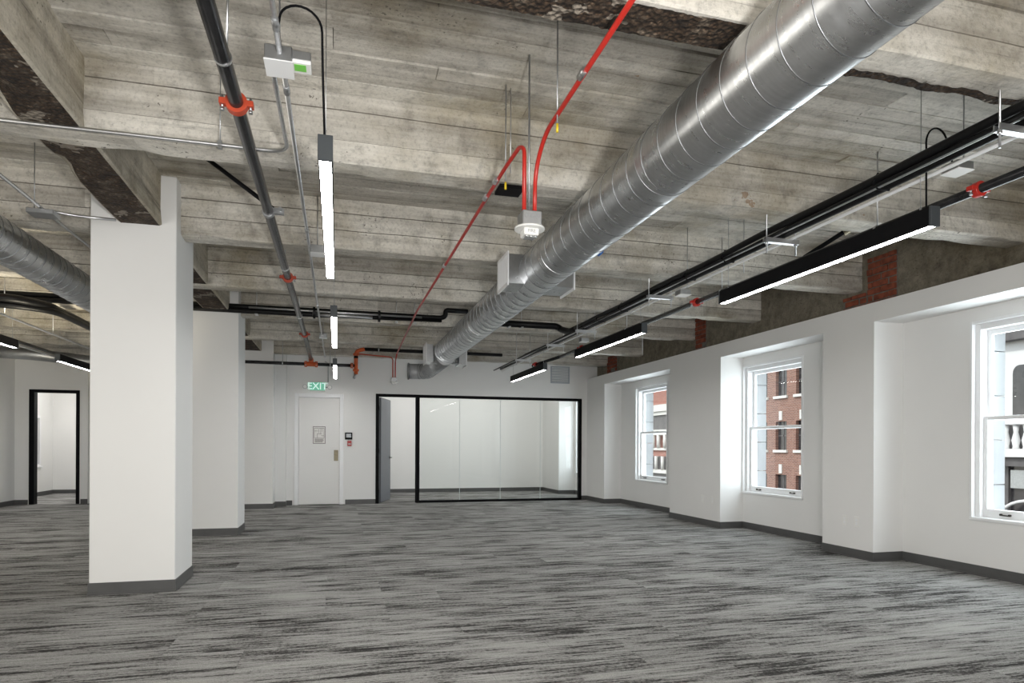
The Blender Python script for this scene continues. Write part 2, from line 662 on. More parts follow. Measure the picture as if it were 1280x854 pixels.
# ------------------------------------------------------------------ ceiling slab, beams, girders
cl = MB()
cl.tone = cl.bm.faces.layers.float.new('tone')
cl.tv = -0.45  # backing darkened so the open board gaps hold painted shade
cl.box(-7.5, 6.6, -4.3, 19.3, ZS + 0.03, ZS + 0.25)
edges = [-4.3] + sum([[b, b + BW] for b in BEAMS], []) + [19.3]
for i in range(0, len(edges), 2):
    y0, y1 = edges[i], edges[i + 1]
    n = max(2, round((y1 - y0) / 0.165))
    ws = [random.uniform(0.75, 1.3) for _ in range(n)]
    s = sum(ws)
    yy = y0
    for k in range(n):
        wy = ws[k] / s * (y1 - y0)
        xx = -7.5 - random.uniform(0, 3)
        while xx < 6.5:
            ln = random.uniform(2.2, 4.6)
            xa, xb = max(xx, -7.5), min(xx + ln, 6.5)
            if xb > xa + 0.05:
                z = ZS + random.uniform(-0.009, 0.006)
                tilt = random.uniform(-0.006, 0.006)
                g = random.uniform(0.003, 0.008)
                cl.tv = random.uniform(-0.10, 0.10)
                vs = cl.box(xa + 0.002, xb - 0.002, yy + g, yy + wy - g, z, ZS + 0.04)
                for v in vs:
                    if v.co.z < ZS + 0.02 and v.co.y > yy + wy / 2:
                        v.co.z += tilt
            xx += ln
        yy += wy
ceiling = cl.build('ceiling', M['concrete'], origin=(0, 0, ZS))
tag(ceiling, 'exposed board-formed concrete ceiling slab with downstand joists', 'ceiling', kind='structure')


def rough_beam(name, p0, p1, width, z0, z1, mats, axis, parent, seed, chip=0.012):
    """a downstand with board-mark steps and worn arrises, extruded along x or y"""
    rnd = random.Random(seed)
    h = z1 - z0
    w_ = width
    s1, s2, s3 = (rnd.uniform(-0.007, 0.007) for _ in range(3))
    a, b = z0 + h * rnd.uniform(0.30, 0.40), z0 + h * rnd.uniform(0.62, 0.75)
    prof = [(0 + s1, z1), (0 + s1, b + 0.004), (s1 + 0.014, b), (0 + s2, b - 0.004), (0 + s2, a + 0.004), (s2 + 0.014, a), (0 + s3, a - 0.004),
            (0 + s3, z0 + 0.012), (0.012, z0), (w_ * 0.5, z0), (w_ - 0.012, z0), (w_ - s3, z0 + 0.012), (w_ - s2, a), (w_ - s1, b), (w_, z1)]
    L = p1 - p0
    n = max(4, int(L / 0.11))
    bm = bmesh.new()
    tl = bm.faces.layers.float.new('tone')
    tv = [rnd.uniform(-0.09, 0.09) for _ in range(40)]
    rings = []
    for i in range(n + 1):
        t = p0 + L * i / n
        rg = []
        for j, (o, z) in enumerate(prof):
            q = Vector((t * 2.3, o * 5 + seed * 7.7, z * 4))
            dn = noise.noise(q) * 0.005
            dz = noise.noise(q + Vector((31, 5, 2))) * 0.004 if z < z1 - 0.01 else 0
            if j in (7, 8, 10, 11):
                c = max(0, noise.noise(Vector((t * 3.1, seed * 3.0 + j // 9, 0.5))) - 0.15) * chip * 3.5
                dz += c if j in (8, 10) else c * 0.4
                dn += c * 0.7 if j < 9 else -c * 0.7
            oo = o + dn
            rg.append(bm.verts.new((t, oo, z + dz) if axis == 'X' else (oo, t, z + dz)))
        rings.append(rg)
    for i in range(n):
        for j in range(len(prof) - 1):
            f = bm.faces.new((rings[i][j], rings[i][j + 1], rings[i + 1][j + 1], rings[i + 1][j]))
            f[tl] = tv[(0 if j < 2 else 1 if j < 5 else 2 if j < 8 else 3) * 10 + int((p0 + L * i / n + 20) / 2.7 + j * 0.13) % 10] + (0.06 if 8 <= j <= 9 else -0.4 if j in (1, 2, 4, 5) else 0)  # undersides lightened like lit faces, groove faces darkened like shade, in the colour
            if len(mats) > 1 and 8 <= j <= 9:
                f.material_index = 1
    bm.faces.new(rings[0])
    bm.faces.new(list(reversed(rings[-1])))
    m = MB()
    m.bm.free()
    m.bm = bm
    return m


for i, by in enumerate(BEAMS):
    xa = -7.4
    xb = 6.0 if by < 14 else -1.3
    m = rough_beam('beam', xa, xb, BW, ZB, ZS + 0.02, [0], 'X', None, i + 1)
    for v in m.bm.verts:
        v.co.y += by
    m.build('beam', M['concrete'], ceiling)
# broken dark underside of the nearest joist
m = MB()
bm = m.bm
nx, ny = 90, 8
gr = []
for i in range(nx + 1):
    r_ = []
    for j in range(ny + 1):
        x = 0.35 + (1.72 - 0.35) * i / nx
        yv = 2.45 + 0.185 * j / ny
        e = min(1, 6 * min(i / nx, 1 - i / nx) + 0.0)
        z = ZB - 0.004 - abs(noise.noise(Vector((x * 22, yv * 22, 3)))) * 0.014 * e
        r_.append(bm.verts.new((x, yv + noise.noise(Vector((x * 6, j, 1))) * 0.006, z)))
    gr.append(r_)
for i in range(nx):
    for j in range(ny):
        bm.faces.new((gr[i][j], gr[i][j + 1], gr[i + 1][j + 1], gr[i + 1][j]))
o = m.build('spalled_patch', M['aggregate'], ceiling)
tag(o, 'dark spalled underside with exposed aggregate')
m = MB()
bm = m.bm
gr = []
for i in range(nx + 1):
    r_ = []
    for j in range(5):
        x = 2.05 + (4.4 - 2.05) * i / nx
        yv = 2.585 + 0.075 * j / 4 + noise.noise(Vector((x * 4, 2, 1))) * 0.02
        r_.append(bm.verts.new((x, yv, ZB - 0.003 - abs(noise.noise(Vector((x * 30, yv * 30, 3)))) * 0.016 + (0.03 if j == 4 else 0))))
    gr.append(r_)
for i in range(nx):
    for j in range(4):
        bm.faces.new((gr[i][j], gr[i][j + 1], gr[i + 1][j + 1], gr[i + 1][j]))
o = m.build('spalled_edge', M['aggregate'], ceiling)
tag(o, 'ragged dark spalled back edge of the nearest joist')
# girders over the columns
for k, (ya, yb) in enumerate(((-4.2, 6.1), (6.74, 9.68), (10.36, 13.56))):
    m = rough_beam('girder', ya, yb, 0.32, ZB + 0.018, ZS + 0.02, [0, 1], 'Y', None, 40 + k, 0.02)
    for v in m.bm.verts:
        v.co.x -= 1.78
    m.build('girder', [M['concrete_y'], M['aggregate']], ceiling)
# small dark plate under a joist
pl = MB()
pl.box(1.09, 1.27, 4.38, 4.54, ZB - 0.028, ZB - 0.004)
tag(pl.build('anchor_plate', M['black'], None, 0.003), 'small black plate fixed under the joist beside the red conduit bend', 'plate')

# ------------------------------------------------------------------ walls
WIN = [(11.12, 12.49), (7.40, 8.75), (3.65, 5.01)]
REC = [(10.31, 13.23), (6.577, 8.75), (2.86, 5.807)]
ZR = 2.645
WZ0, WZ1 = 0.545, 2.51


def recess_wall(name, y0, y1, recs, wins, label):
    m = MB()
    cur = y1
    for (ra, rb) in recs:
        if cur > rb:
            m.box(XW, XR + 0.2, rb, cur, 0, ZF)
        m.box(XW, XR + 0.2, ra, rb, ZR, ZF)
        cur = ra
    if cur > y0:
        m.box(XW, XR + 0.2, y0, cur, 0, ZF)
    for (ra, rb), (wa, wb) in zip(recs, wins):
        m.box(XR, XR + 0.2, ra, wa + 0.02, 0, ZR)
        m.box(XR, XR + 0.2, wb - 0.02, rb, 0, ZR) if rb > wb - 0.019 else None
        m.box(XR, XR + 0.2, wa + 0.02, wb - 0.02, 0, WZ0 + 0.02)
        m.box(XR, XR + 0.2, wa + 0.02, wb - 0.02, WZ1 - 0.02, ZR)
    return tag(m.build(name, M['wall']), label, 'wall', kind='structure')


wall_right = recess_wall('wall_right', -4.2, YB, REC, WIN, 'white furred window wall with deep window recesses on the right')
m = MB()
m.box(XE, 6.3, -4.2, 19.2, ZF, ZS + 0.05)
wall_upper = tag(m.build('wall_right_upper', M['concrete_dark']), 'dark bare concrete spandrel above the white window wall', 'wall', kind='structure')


def brick_patch(y0, y1, z0, z1, skip):
    """old bricks laid singly into the spandrel, each its own piece"""
    bwid, bh, gap = 0.205, 0.062, 0.013
    mm = MB()
    mm.box(XE - 0.012, XE + 0.02, y0, y1, z0, z1)
    mm.build('mortar_bed', M['mortar'], wall_upper)
    z = z0
    r_ = 0
    while z < z1 - 0.03:
        yv = y0 - (bwid / 2 if r_ % 2 else 0)
        while yv < y1 - 0.02:
            a, b = max(yv, y0), min(yv + bwid, y1)
            if b - a > 0.04 and random.random() > skip:
                k = MB()
                out = random.uniform(0.016, 0.04)
                k.box(XE - out, XE, a + 0.003, b - 0.003, z, min(z + bh, z1))
                k.build('brick', M['brick'], wall_upper, 0.005)
            yv += bwid + gap
        z += bh + gap
        r_ += 1


brick_patch(5.74, 6.14, 2.87, 3.44, 0.12)
brick_patch(6.16, 6.52, 2.87, 3.06, 0.1)
brick_patch(9.55, 9.86, 2.87, 3.46, 0.15)
brick_patch(13.1, 13.6, 2.87, 3.30, 0.15)

# back wall pieces around the exit door and the glass opening
DX0, DX1, DZ = -0.855, 0.10, 2.335
GX0, GX1, GZ = 0.795, 5.56, 2.385
m = MB()
m.box(-1.25, DX0, YB, YB + 0.16, 0, ZS + 0.02)
m.box(DX0, DX1, YB, YB + 0.16, DZ, ZS + 0.02)
m.box(DX1, GX0, YB, YB + 0.16, 0, ZS + 0.02)
m.box(GX0, GX1, YB, YB + 0.16, GZ, ZS + 0.02)
m.box(GX1, 6.3, YB, YB + 0.16, 0, ZS + 0.02)
m.box(-2.2, -1.03, YB - 0.22, YB, 0, ZS + 0.02)
wall_back = tag(m.build('wall_back', M['wall']), 'white back wall with the exit door and the glass partition', 'wall', kind='structure')
# meeting room behind the glass
m = MB()
m.box(0.5, 6.3, 17.5, 17.65, 0, ZS + 0.02)
m.box(0.35, 0.5, YB + 0.16, 17.65, 0, ZS + 0.02)
m.box(5.65, 6.3, 16.12, 17.5, 0, ZS + 0.02)
m.box(XR, 6.3, YB + 0.16, 14.66, 0, ZS + 0.02)
m.box(XR, 6.3, 16.0, 16.12, 0, ZS + 0.02)
m.box(XR, 6.3, 14.66, 16.0, 0, WZ0 + 0.02)
m.box(XR, 6.3, 14.66, 16.0, WZ1 - 0.02, ZS + 0.02)
wall_meeting = tag(m.build('wall_meeting_room', M['wall']), 'pale walls of the meeting room behind the glass partition', 'wall', kind='structure')
# left wall, office front with doorway, office walls
OX0, OX1, OY, OZ = -6.17, -5.29, 15.55, 2.37
m = MB()
m.box(XL - 0.15, XL, -4.2, OY + 0.12, 0, ZS + 0.02)
wall_left = tag(m.build('wall_left', M['wall']), 'white side wall at the far left', 'wall', kind='structure')
m = MB()
ZO = 3.02
m.box(XL, OX0, OY, OY + 0.12, 0, ZO)
m.box(OX0, OX1, OY, OY + 0.12, OZ, ZO)
m.box(OX1, -5.12, OY, OY + 0.12, 0, ZO)
m.box(-5.24, -5.12, OY + 0.12, OY + 0.5, 0, ZO)
m.box(-5.12, -2.1, OY + 0.38, OY + 0.5, 0, ZO)
wall_office = tag(m.build('wall_office_front', M['wall']), 'grey-white office front with a black framed doorway at the left', 'wall', kind='structure')
m = MB()
m.box(-7.3, -4.9, 18.9, 19.0, 0, ZS)
m.box(-7.15, -7.0, OY + 0.12, 17.0, 0, ZS)
m.box(-7.15, -7.0, 18.15, 18.9, 0, ZS)
m.box(-7.15, -7.0, 17.0, 18.15, 0, 0.72)
m.box(-7.15, -7.0, 17.0, 18.15, 1.95, ZS)
m.box(-5.0, -4.85, OY + 0.5, 19.0, 0, ZO)
m.box(-5.62, -5.0, 18.3, 18.9, 0, ZS)
wall_side = tag(m.build('wall_side_office', M['wall']), 'pale walls of the small office seen through the black doorway', 'wall', kind='structure')
m = MB()
m.box(-4.85, 0.4, 18.9, 19.1, 0, ZS)
tag(m.build('wall_far', M['concrete_y']), 'bare concrete wall glimpsed above the office front', 'wall', kind='structure')
m = MB()
m.box(-7.5, 6.4, -4.4, -4.2, 0, ZS)
tag(m.build('wall_rear', M['wall']), 'white wall behind the viewpoint', 'wall', kind='structure')
m = MB()
m.box(-2.19, -2.05, YB - 0.03, OY + 0.36, 0, ZS)
tag(m.build('wall_core', M['wall']), 'white return wall beside the stair door', 'wall', kind='structure')

# ------------------------------------------------------------------ columns
CX0, CX1 = -1.99, -1.34
for k, (y0, lab) in enumerate(((6.08, 'nearest square white column under the concrete girder'),
                               (9.67, 'second square white column half hidden behind the nearest column'),
                               (13.55, 'farthest white column standing against the back wall near the exit door'))):
    x0, x1 = (CX0, CX1) if k < 2 else (-1.99, -1.235)
    y1 = y0 + 0.67 if k < 2 else YB - 0.22
    e = empty('column', ((x0 + x1) / 2, y0 + 0.33, 0), lab, 'column', 'columns in a row', 'structure')
    mm = MB()
    mm.box(x0, x1, y0, y1, 0.0, ZS)
    mm.build('shaft', M['wall'], e, 0.006)
    mm = MB()
    t = 0.007
    mm.box(x0 - t, x1 + t, y0 - t, y1 + (t if k < 2 else 0), 0, 0.10)
    mm.box(x0 - 0.013, x1 + 0.013, y0 - 0.013, y1 + (0.013 if k < 2 else 0), 0, 0.012)
    mm.build('base', M['base'], e)

# ------------------------------------------------------------------ baseboards
BH, BT = 0.10, 0.008


def bb(name, segs, label):
    m = MB()
    for (x0, x1, y0, y1) in segs:
        m.box(x0, x1, y0, y1, 0, BH)
        dx, dy = (x1 - x0), (y1 - y0)
        if dx < dy:
            m.box(x0 - 0.006, x1, y0, y1, 0, 0.012)
        else:
            m.box(x0, x1, y0 - 0.006, y1, 0, 0.012)
    return tag(m.build(name, M['base']), label, 'baseboard', kind='structure')


segs = []
cur = YB
for (ra, rb) in REC:
    segs.append((XW - BT, XW, rb, cur))
    segs.append((XW - BT, XR, rb - BT, rb))
    segs.append((XR - BT, XR, ra, rb - BT))
    segs.append((XW - BT, XR, ra, ra + BT))
    cur = ra
segs.append((XW - BT, XW, -4.2, cur))
bb('baseboard_right', segs, 'dark grey base along the white window wall')
bb('baseboard_back', [(-1.03, DX0 - 0.06, YB - BT, YB), (DX1 + 0.06, GX0, YB - BT, YB), (GX1, XW - BT, YB - BT, YB),
                      (-1.235, -1.03 + BT, YB - 0.22 - BT, YB - 0.22), (-1.03, -1.03 + BT, YB - 0.22, YB)], 'dark grey base along the back wall')
bb('baseboard_meeting_room', [(0.5, 5.65, 17.5 - BT, 17.5), (5.65 - BT, 5.65, 16.12, 17.5), (5.65, XR, 16.12 - BT, 16.12), (XR - BT, XR, YB + 0.16, 16.1)],
   'dark grey base inside the meeting room')
bb('baseboard_left', [(XL, OX0 - 0.04, OY - BT, OY), (OX1 + 0.04, -5.12, OY - BT, OY), (-5.12, -2.2, OY + 0.38 - BT, OY + 0.38)],
   'dark grey base along the office front at the far left')
m = MB()
m.box(XL, XL + BT, -4.2, OY, 0, BH)
tag(m.build('baseboard_left_side', M['base']), 'dark grey base along the far left side wall', 'baseboard', kind='structure')
bb('baseboard_side_office', [(-7.0, -5.62, 18.9 - BT, 18.9), (-5.62, -5.0, 18.3 - BT, 18.3), (-5.62 - BT, -5.62, 18.3, 18.9), (-7.0, -7.0 + BT, OY + 0.12, 18.9)],
   'dark grey base inside the small office')


# ------------------------------------------------------------------ windows (double-hung)
def make_window(name, wa, wb, label, x=XR):
    e = empty(name, (x + 0.1, (wa + wb) / 2, WZ0), label, 'window', 'double-hung windows', 'structure')
    m = MB()
    lip = 0.028
    for (a, b, c, d) in ((wa, wa + lip, WZ0, WZ1), (wb - lip, wb, WZ0, WZ1), (wa + lip, wb - lip, WZ1 - lip, WZ1)):
        m.box(x - 0.018, x + 0.03, a, b, c, d)
    m.build('casing', M['trim'], e, 0.003)
    m = MB()
    for (a, b, c, d) in ((wa + 0.022, wa + 0.075, WZ0 + 0.02, WZ1 - 0.02), (wb - 0.075, wb - 0.022, WZ0 + 0.02, WZ1 - 0.02),
                         (wa + 0.075, wb - 0.075, WZ1 - 0.085, WZ1 - 0.02), (wa + 0.075, wb - 0.075, WZ0 + 0.021, WZ0 + 0.03)):
        m.box(x + 0.03, x + 0.2, a, b, c, d)
    m.build('jamb', M['trim'], e, 0.003)
    m = MB()
    m.box(x - 0.022, x + 0.06, wa, wb, WZ0 - 0.004, WZ0 + 0.028)
    m.build('sill', M['trim'], e, 0.005)
    zm = 1.55

    def sash(nm, xx, z0, z1, bot, top):
        s_ = MB()
        a, b = wa + 0.072, wb - 0.072
        st = 0.042
        s_.box(xx, xx + 0.035, a, a + st, z0, z1)
        s_.box(xx, xx + 0.035, b - st, b, z0, z1)
        s_.box(xx, xx + 0.035, a + st, b - st, z0, z0 + bot)
        s_.box(xx, xx + 0.035, a + st, b - st, z1 - top, z1)
        so = s_.build(nm, M['trim'], e, 0.004)
        p = MB()
        p.box(xx + 0.015, xx + 0.019, a + st, b - st, z0 + bot, z1 - top)
        p.build('pane', M['glass'], so)
        return so
    sash('upper_sash', x + 0.125, zm - 0.02, WZ1 - 0.083, 0.04, 0.05)
    lo = sash('lower_sash', x + 0.075, WZ0 + 0.028, zm + 0.02, 0.085, 0.04)
    for yy in (wa + 0.30, wb - 0.30):
        k = MB()
        zc = WZ0 + 0.068
        k.cyl((x + 0.077, yy - 0.042, zc), (x + 0.055, yy - 0.042, zc), 0.011, 10)
        k.cyl((x + 0.077, yy + 0.042, zc), (x + 0.055, yy + 0.042, zc), 0.011, 10)
        k.cyl((x + 0.058, yy - 0.045, zc - 0.004), (x + 0.058, yy + 0.045, zc - 0.004), 0.0065, 10)
        k.build('sash_lift', M['bronze'], lo)
    for side in (wa + 0.055, wb - 0.055):
        sgn = -1 if side < (wa + wb) / 2 else 1
        z = WZ0 - 0.1
        while z < WZ1 + 0.05:
            k = MB()
            k.box(x + 0.2, x + 0.38, min(side, side + sgn * 0.16), max(side, side + sgn * 0.16), z + 0.004, min(z + 0.44, WZ1 + 0.1))
            k.build('reveal_stone', M['stone'], e, 0.004)
            z += 0.445
    return e


make_window('window_1', *WIN[0], 'farthest window in the right wall, narrow view of red facade')
make_window('window_2', *WIN[1], 'middle window in the right wall, looking onto the brick building')
make_window('window_3', *WIN[2], 'nearest window in the right wall, cut by the picture edge')
make_window('window_4', 14.64, 16.02, 'window inside the meeting room seen through the glass')
e = empty('window_5', (-7.0, 17.57, 0.72), 'small window edge seen inside the left office', 'window', None, 'structure')
m = MB()
for (a, b, c, d) in ((17.0, 17.06, 0.72, 1.95), (18.09, 18.15, 0.72, 1.95), (17.06, 18.09, 1.89, 1.95), (17.06, 18.09, 0.72, 0.78)):
    m.box(-7.1, -6.98, a, b, c, d)
m.box(-7.0, -6.95, 16.97, 18.18, 0.69, 0.735)
m.build('casing', M['trim'], e, 0.003)
part_box('pane', e, M['darkglass'], -7.08, -7.075, 17.06, 18.09, 0.78, 1.89)

# ------------------------------------------------------------------ exit door
e = empty('door_1', ((DX0 + DX1) / 2, YB, 0), 'white exit door in the back wall under the exit sign', 'door', None, 'structure')
m = MB()
fw = 0.06
m.box(DX0 - 0.02, DX0 + fw, YB - 0.02, YB + 0.12, 0, DZ + 0.02)
m.box(DX1 - fw, DX1 + 0.02, YB - 0.02, YB + 0.12, 0, DZ + 0.02)
m.box(DX0 + fw, DX1 - fw, YB - 0.02, YB + 0.12, DZ - fw, DZ + 0.02)
m.build('door_frame', M['trim'], e, 0.004)
leaf = part_box('door_leaf', e, M['wall'], DX0 + fw + 0.003, DX1 - fw - 0.003, YB + 0.015, YB + 0.06, 0.008, DZ - fw - 0.003, 0.003)
m = MB()
m.box(-0.075, 0.012, YB + 0.005, YB + 0.016, 0.93, 1.16)
m.build('lock_plate', M['brass'], leaf, 0.004)
m = MB()
m.cyl((-0.03, YB + 0.008, 1.09), (-0.03, YB - 0.03, 1.09), 0.022, 14)
m.box(-0.062, -0.002, YB - 0.012, YB - 0.004, 0.965, 1.03)
m.build('door_pull', M['brass'], leaf, 0.002)

# evacuation plan on the door
e = empty('evacuation_map', (-0.375, YB, 1.29), 'framed floor-plan sign fixed on the white exit door', 'sign')
part_box('plaque', e, M['paper'], -0.505, -0.25, YB + 0.003, YB + 0.015, 1.295, 1.66, 0.002)
m = MB()
yf0, yf1 = YB - 0.001, YB + 0.004
for (a, b, c, d) in ((-0.505, -0.495, 1.295, 1.66), (-0.26, -0.25, 1.295, 1.66), (-0.495, -0.26, 1.65, 1.66), (-0.495, -0.26, 1.295, 1.305)):
    m.box(a, b, yf0, yf1, c, d)
m.build('border', M['ink'], e)
m = MB()
rnd = random.Random(5)
lines = [(-0.48, -0.275, 1.41, 1.416), (-0.48, -0.275, 1.62, 1.626), (-0.48, -0.474, 1.41, 1.626), (-0.281, -0.275, 1.41, 1.626),
         (-0.42, -0.415, 1.41, 1.50), (-0.42, -0.33, 1.50, 1.506), (-0.35, -0.345, 1.50, 1.626), (-0.48, -0.41, 1.56, 1.566),
         (-0.39, -0.385, 1.53, 1.60), (-0.335, -0.275, 1.46, 1.466), (-0.32, -0.315, 1.55, 1.626)]
for a, b, c, d in lines:
    m.box(a, b, yf0 + 0.001, YB + 0.004, c, d)
for k in range(6):
    m.box(-0.47, -0.47 + rnd.uniform(0.1, 0.19), yf0 + 0.001, YB + 0.004, 1.325 + k * 0.013, 1.331 + k * 0.013)
m.build('plan_print', M['ink'], e)

# exit sign with two lamp heads
e = empty('exit_sign', (-0.41, YB, 2.42), 'lit green exit sign with two lamp heads above the exit door', 'sign')
part_box('housing', e, M['white'], -0.575, -0.255, YB - 0.055, YB, 2.405, 2.60, 0.006)
part_box('face', e, M['exitgreen'], -0.563, -0.267, YB - 0.059, YB - 0.054, 2.418, 2.588)
text_mesh('lettering', 'EXIT', 0.20, M['exitletter'], e, (-0.415, YB - 0.060, 2.503), (PI / 2, 0, 0), 0.002)
for sx in (-0.665, -0.165):
    m = MB()
    m.cyl((sx, YB - 0.08, 2.49), (sx, YB - 0.03, 2.49), 0.048, 18, 0, 0.036)
    m.cyl((sx, YB - 0.035, 2.49), (sx, YB, 2.49), 0.02, 12)
    m.cyl((sx, YB - 0.02, 2.49), (sx + (0.1 if sx < -0.4 else -0.1), YB - 0.02, 2.49), 0.012, 10)
    hd = m.build('lamp_head', M['steel'], e)
    m = MB()
    m.cyl((sx, YB - 0.083, 2.49), (sx, YB - 0.079, 2.49), 0.038, 18)
    m.build('lens', M['white'], hd)
m = MB()
m.tube(fillet([(-0.2, YB - 0.012, 2.6), (-0.2, YB - 0.012, 3.0), (-0.26, YB - 0.1, 3.03)], 0.05), 0.009, 8)
m.build('feed_conduit', M['steel'], e)

# reader and pull station
e = empty('card_reader', (0.225, YB, 1.40), 'black panel with grey screen on the wall right of the exit door', 'panel')
part_box('body', e, M['black'], 0.15, 0.305, YB - 0.035, YB, 1.385, 1.535, 0.006)
part_box('screen', e, M['grille'], 0.175, 0.28, YB - 0.038, YB - 0.034, 1.43, 1.51)
m = MB()
for k in range(3):
    m.box(0.185, 0.27 - 0.02 * (k % 2), YB - 0.0395, YB - 0.037, 1.442 + k * 0.022, 1.450 + k * 0.022)
m.build('screen_lines', M['white'], e)
e = empty('fire_pull_station', (0.245, YB, 1.24), 'small red fire pull box below the black panel', 'alarm')
part_box('body', e, M['redplastic'], 0.20, 0.288, YB - 0.04, YB, 1.245, 1.36, 0.005)
part_box('pull_bar', e, M['white'], 0.215, 0.273, YB - 0.05, YB - 0.039, 1.28, 1.30, 0.003)

# ------------------------------------------------------------------ glass partition, open door
e = empty('glass_partition', ((GX0 + GX1) / 2, YB, 0), 'black framed full-height glass partition of the meeting room', 'partition')
f0, f1 = YB - 0.012, YB + 0.10
part_box('left_post', e, M['blackframe'], GX0, GX0 + 0.058, f0, f1, 0, GZ, 0.003)
part_box('mullion', e, M['blackframe'], 1.675, 1.745, f0, f1, 0, GZ - 0.06, 0.003)
part_box('right_post', e, M['blackframe'], GX1 - 0.065, GX1, f0, f1, 0, GZ, 0.003)
part_box('head_rail', e, M['blackframe'], GX0 + 0.058, GX1 - 0.065, f0, f1, GZ - 0.06, GZ, 0.003)
part_box('bottom_rail', e, M['blackframe'], 1.745, GX1 - 0.065, f0, f1, 0, 0.05, 0.003)
jx = [1.745, 2.651, 3.594, 4.552, GX1 - 0.065]
for a, b in zip(jx[:-1], jx[1:]):
    part_box('glass_pane', e, M['partition_glass'], a + 0.003, b - 0.003, YB + 0.04, YB + 0.05, 0.05, GZ - 0.06)
for a in jx[1:-1]:
    o = part_box('glass_joint', e, M['glassedge'], a - 0.0045, a + 0.0045, YB + 0.039, YB + 0.051, 0.05, GZ - 0.06)
m = MB()
m.box(GX0 + 0.058, GX0 + 0.075, YB + 0.03, YB + 0.09, 0, GZ - 0.06)
m.box(1.66, 1.675, YB + 0.03, YB + 0.09, 0, GZ - 0.06)
m.build('door_stop', M['blackframe'], e)
e = empty('door_2', (0.895, YB + 0.11, 0), 'dark grey door standing open into the meeting room', 'door', None, 'structure')
ang = math.radians(17.5)
dirv = Vector((math.sin(ang), math.cos(ang), 0))
nrm = Vector((math.cos(ang), -math.sin(ang), 0))
mat = Matrix(((dirv.x, nrm.x, 0, 0), (dirv.y, nrm.y, 0, 0), (0, 0, 1, 0), (0, 0, 0, 1)))
base = Vector((0.895, YB + 0.115, 0))


def on_leaf(u, v, z):
    return base + dirv * u + nrm * v + Vector((0, 0, z))


m = MB()
m.obox(Matrix.Translation(on_leaf(0.46, 0, 1.165)) @ mat, 0.90, 0.044, 2.30)
lf = m.build('door_leaf', M['doorgrey'], e, 0.003)
m = MB()
m.tube(fillet([on_leaf(0.84, 0.022, 0.985), on_leaf(0.84, 0.075, 0.985), on_leaf(0.72, 0.075, 0.985)], 0.02), 0.009, 10)
m.cyl(on_leaf(0.84, 0.02, 0.985), on_leaf(0.84, 0.032, 0.985), 0.027, 16)
m.build('lever_handle', M['bronze'], lf)
m = MB()
m.tube(fillet([on_leaf(0.84, -0.022, 0.985), on_leaf(0.84, -0.075, 0.985), on_leaf(0.72, -0.075, 0.985)], 0.02), 0.009, 10)
m.cyl(on_leaf(0.84, -0.02, 0.985), on_leaf(0.84, -0.032, 0.985), 0.027, 16)
m.build('lever_handle', M['bronze'], lf)
for zz in (0.25, 1.15, 2.08):
    m = MB()
    m.cyl(on_leaf(-0.008, -0.022, zz - 0.05), on_leaf(-0.008, -0.022, zz + 0.05), 0.009, 10)
    m.build('hinge', M['bronze'], lf)

# office doorway frame at the left
e = empty('door_3', ((OX0 + OX1) / 2, OY, 0), 'black framed open doorway to the small office at the far left', 'door', None, 'structure')
part_box('left_jamb', e, M['blackframe'], OX0 - 0.02, OX0 + 0.075, OY - 0.02, OY + 0.14, 0, OZ + 0.03, 0.003)
part_box('right_jamb', e, M['blackframe'], OX1 - 0.045, OX1 + 0.02, OY - 0.02, OY + 0.14, 0, OZ + 0.03, 0.003)
part_box('head', e, M['blackframe'], OX0 + 0.075, OX1 - 0.045, OY - 0.02, OY + 0.14, OZ - 0.03, OZ + 0.03, 0.003)

# return air grille on the back wall
e = empty('air_grille', (5.01, YB, 2.73), 'grey louvred air grille high on the back wall near the window wall', 'grille')
m = MB()
gx0, gx1, gz0, gz1 = 4.78, 5.25, 2.73, 3.13
for (a, b, c, d) in ((gx0, gx1, gz0, gz0 + 0.03), (gx0, gx1, gz1 - 0.03, gz1), (gx0, gx0 + 0.03, gz0 + 0.03, gz1 - 0.03), (gx1 - 0.03, gx1, gz0 + 0.03, gz1 - 0.03)):
    m.box(a, b, YB - 0.016, YB, c, d)
m.build('frame', M['grille'], e, 0.003)
for k in range(9):
    m = MB()
    z = gz0 + 0.05 + k * 0.0375
    m.obox(Matrix.Translation(((gx0 + gx1) / 2, YB - 0.009, z)) @ Matrix.Rotation(0.7, 4, 'X'), gx1 - gx0 - 0.06, 0.032, 0.003)
    m.build('louver', M['grille'], e)


# ------------------------------------------------------------------ wall plates
def wall_plate(y, z, lab, slots=True):
    o = empty('outlet_plate' if slots else 'switch_plate', (XW, y, z), lab, 'outlet' if slots else 'switch', 'wall plates on the window wall')
    part_box('plate', o, M['white'], XW - 0.006, XW, y - 0.038, y + 0.038, z - 0.06, z + 0.06, 0.003)
    if slots:
        for dz in (-0.022, 0.022):
            mm = MB()
            mm.box(XW - 0.008, XW - 0.005, y - 0.016, y + 0.016, z + dz - 0.015, z + dz + 0.015)
            sk = mm.build('socket', M['trim'], o, 0.002)
    else:
        part_box('rocker', o, M['trim'], XW - 0.010, XW - 0.005, y - 0.014, y + 0.014, z - 0.03, z + 0.03, 0.002)


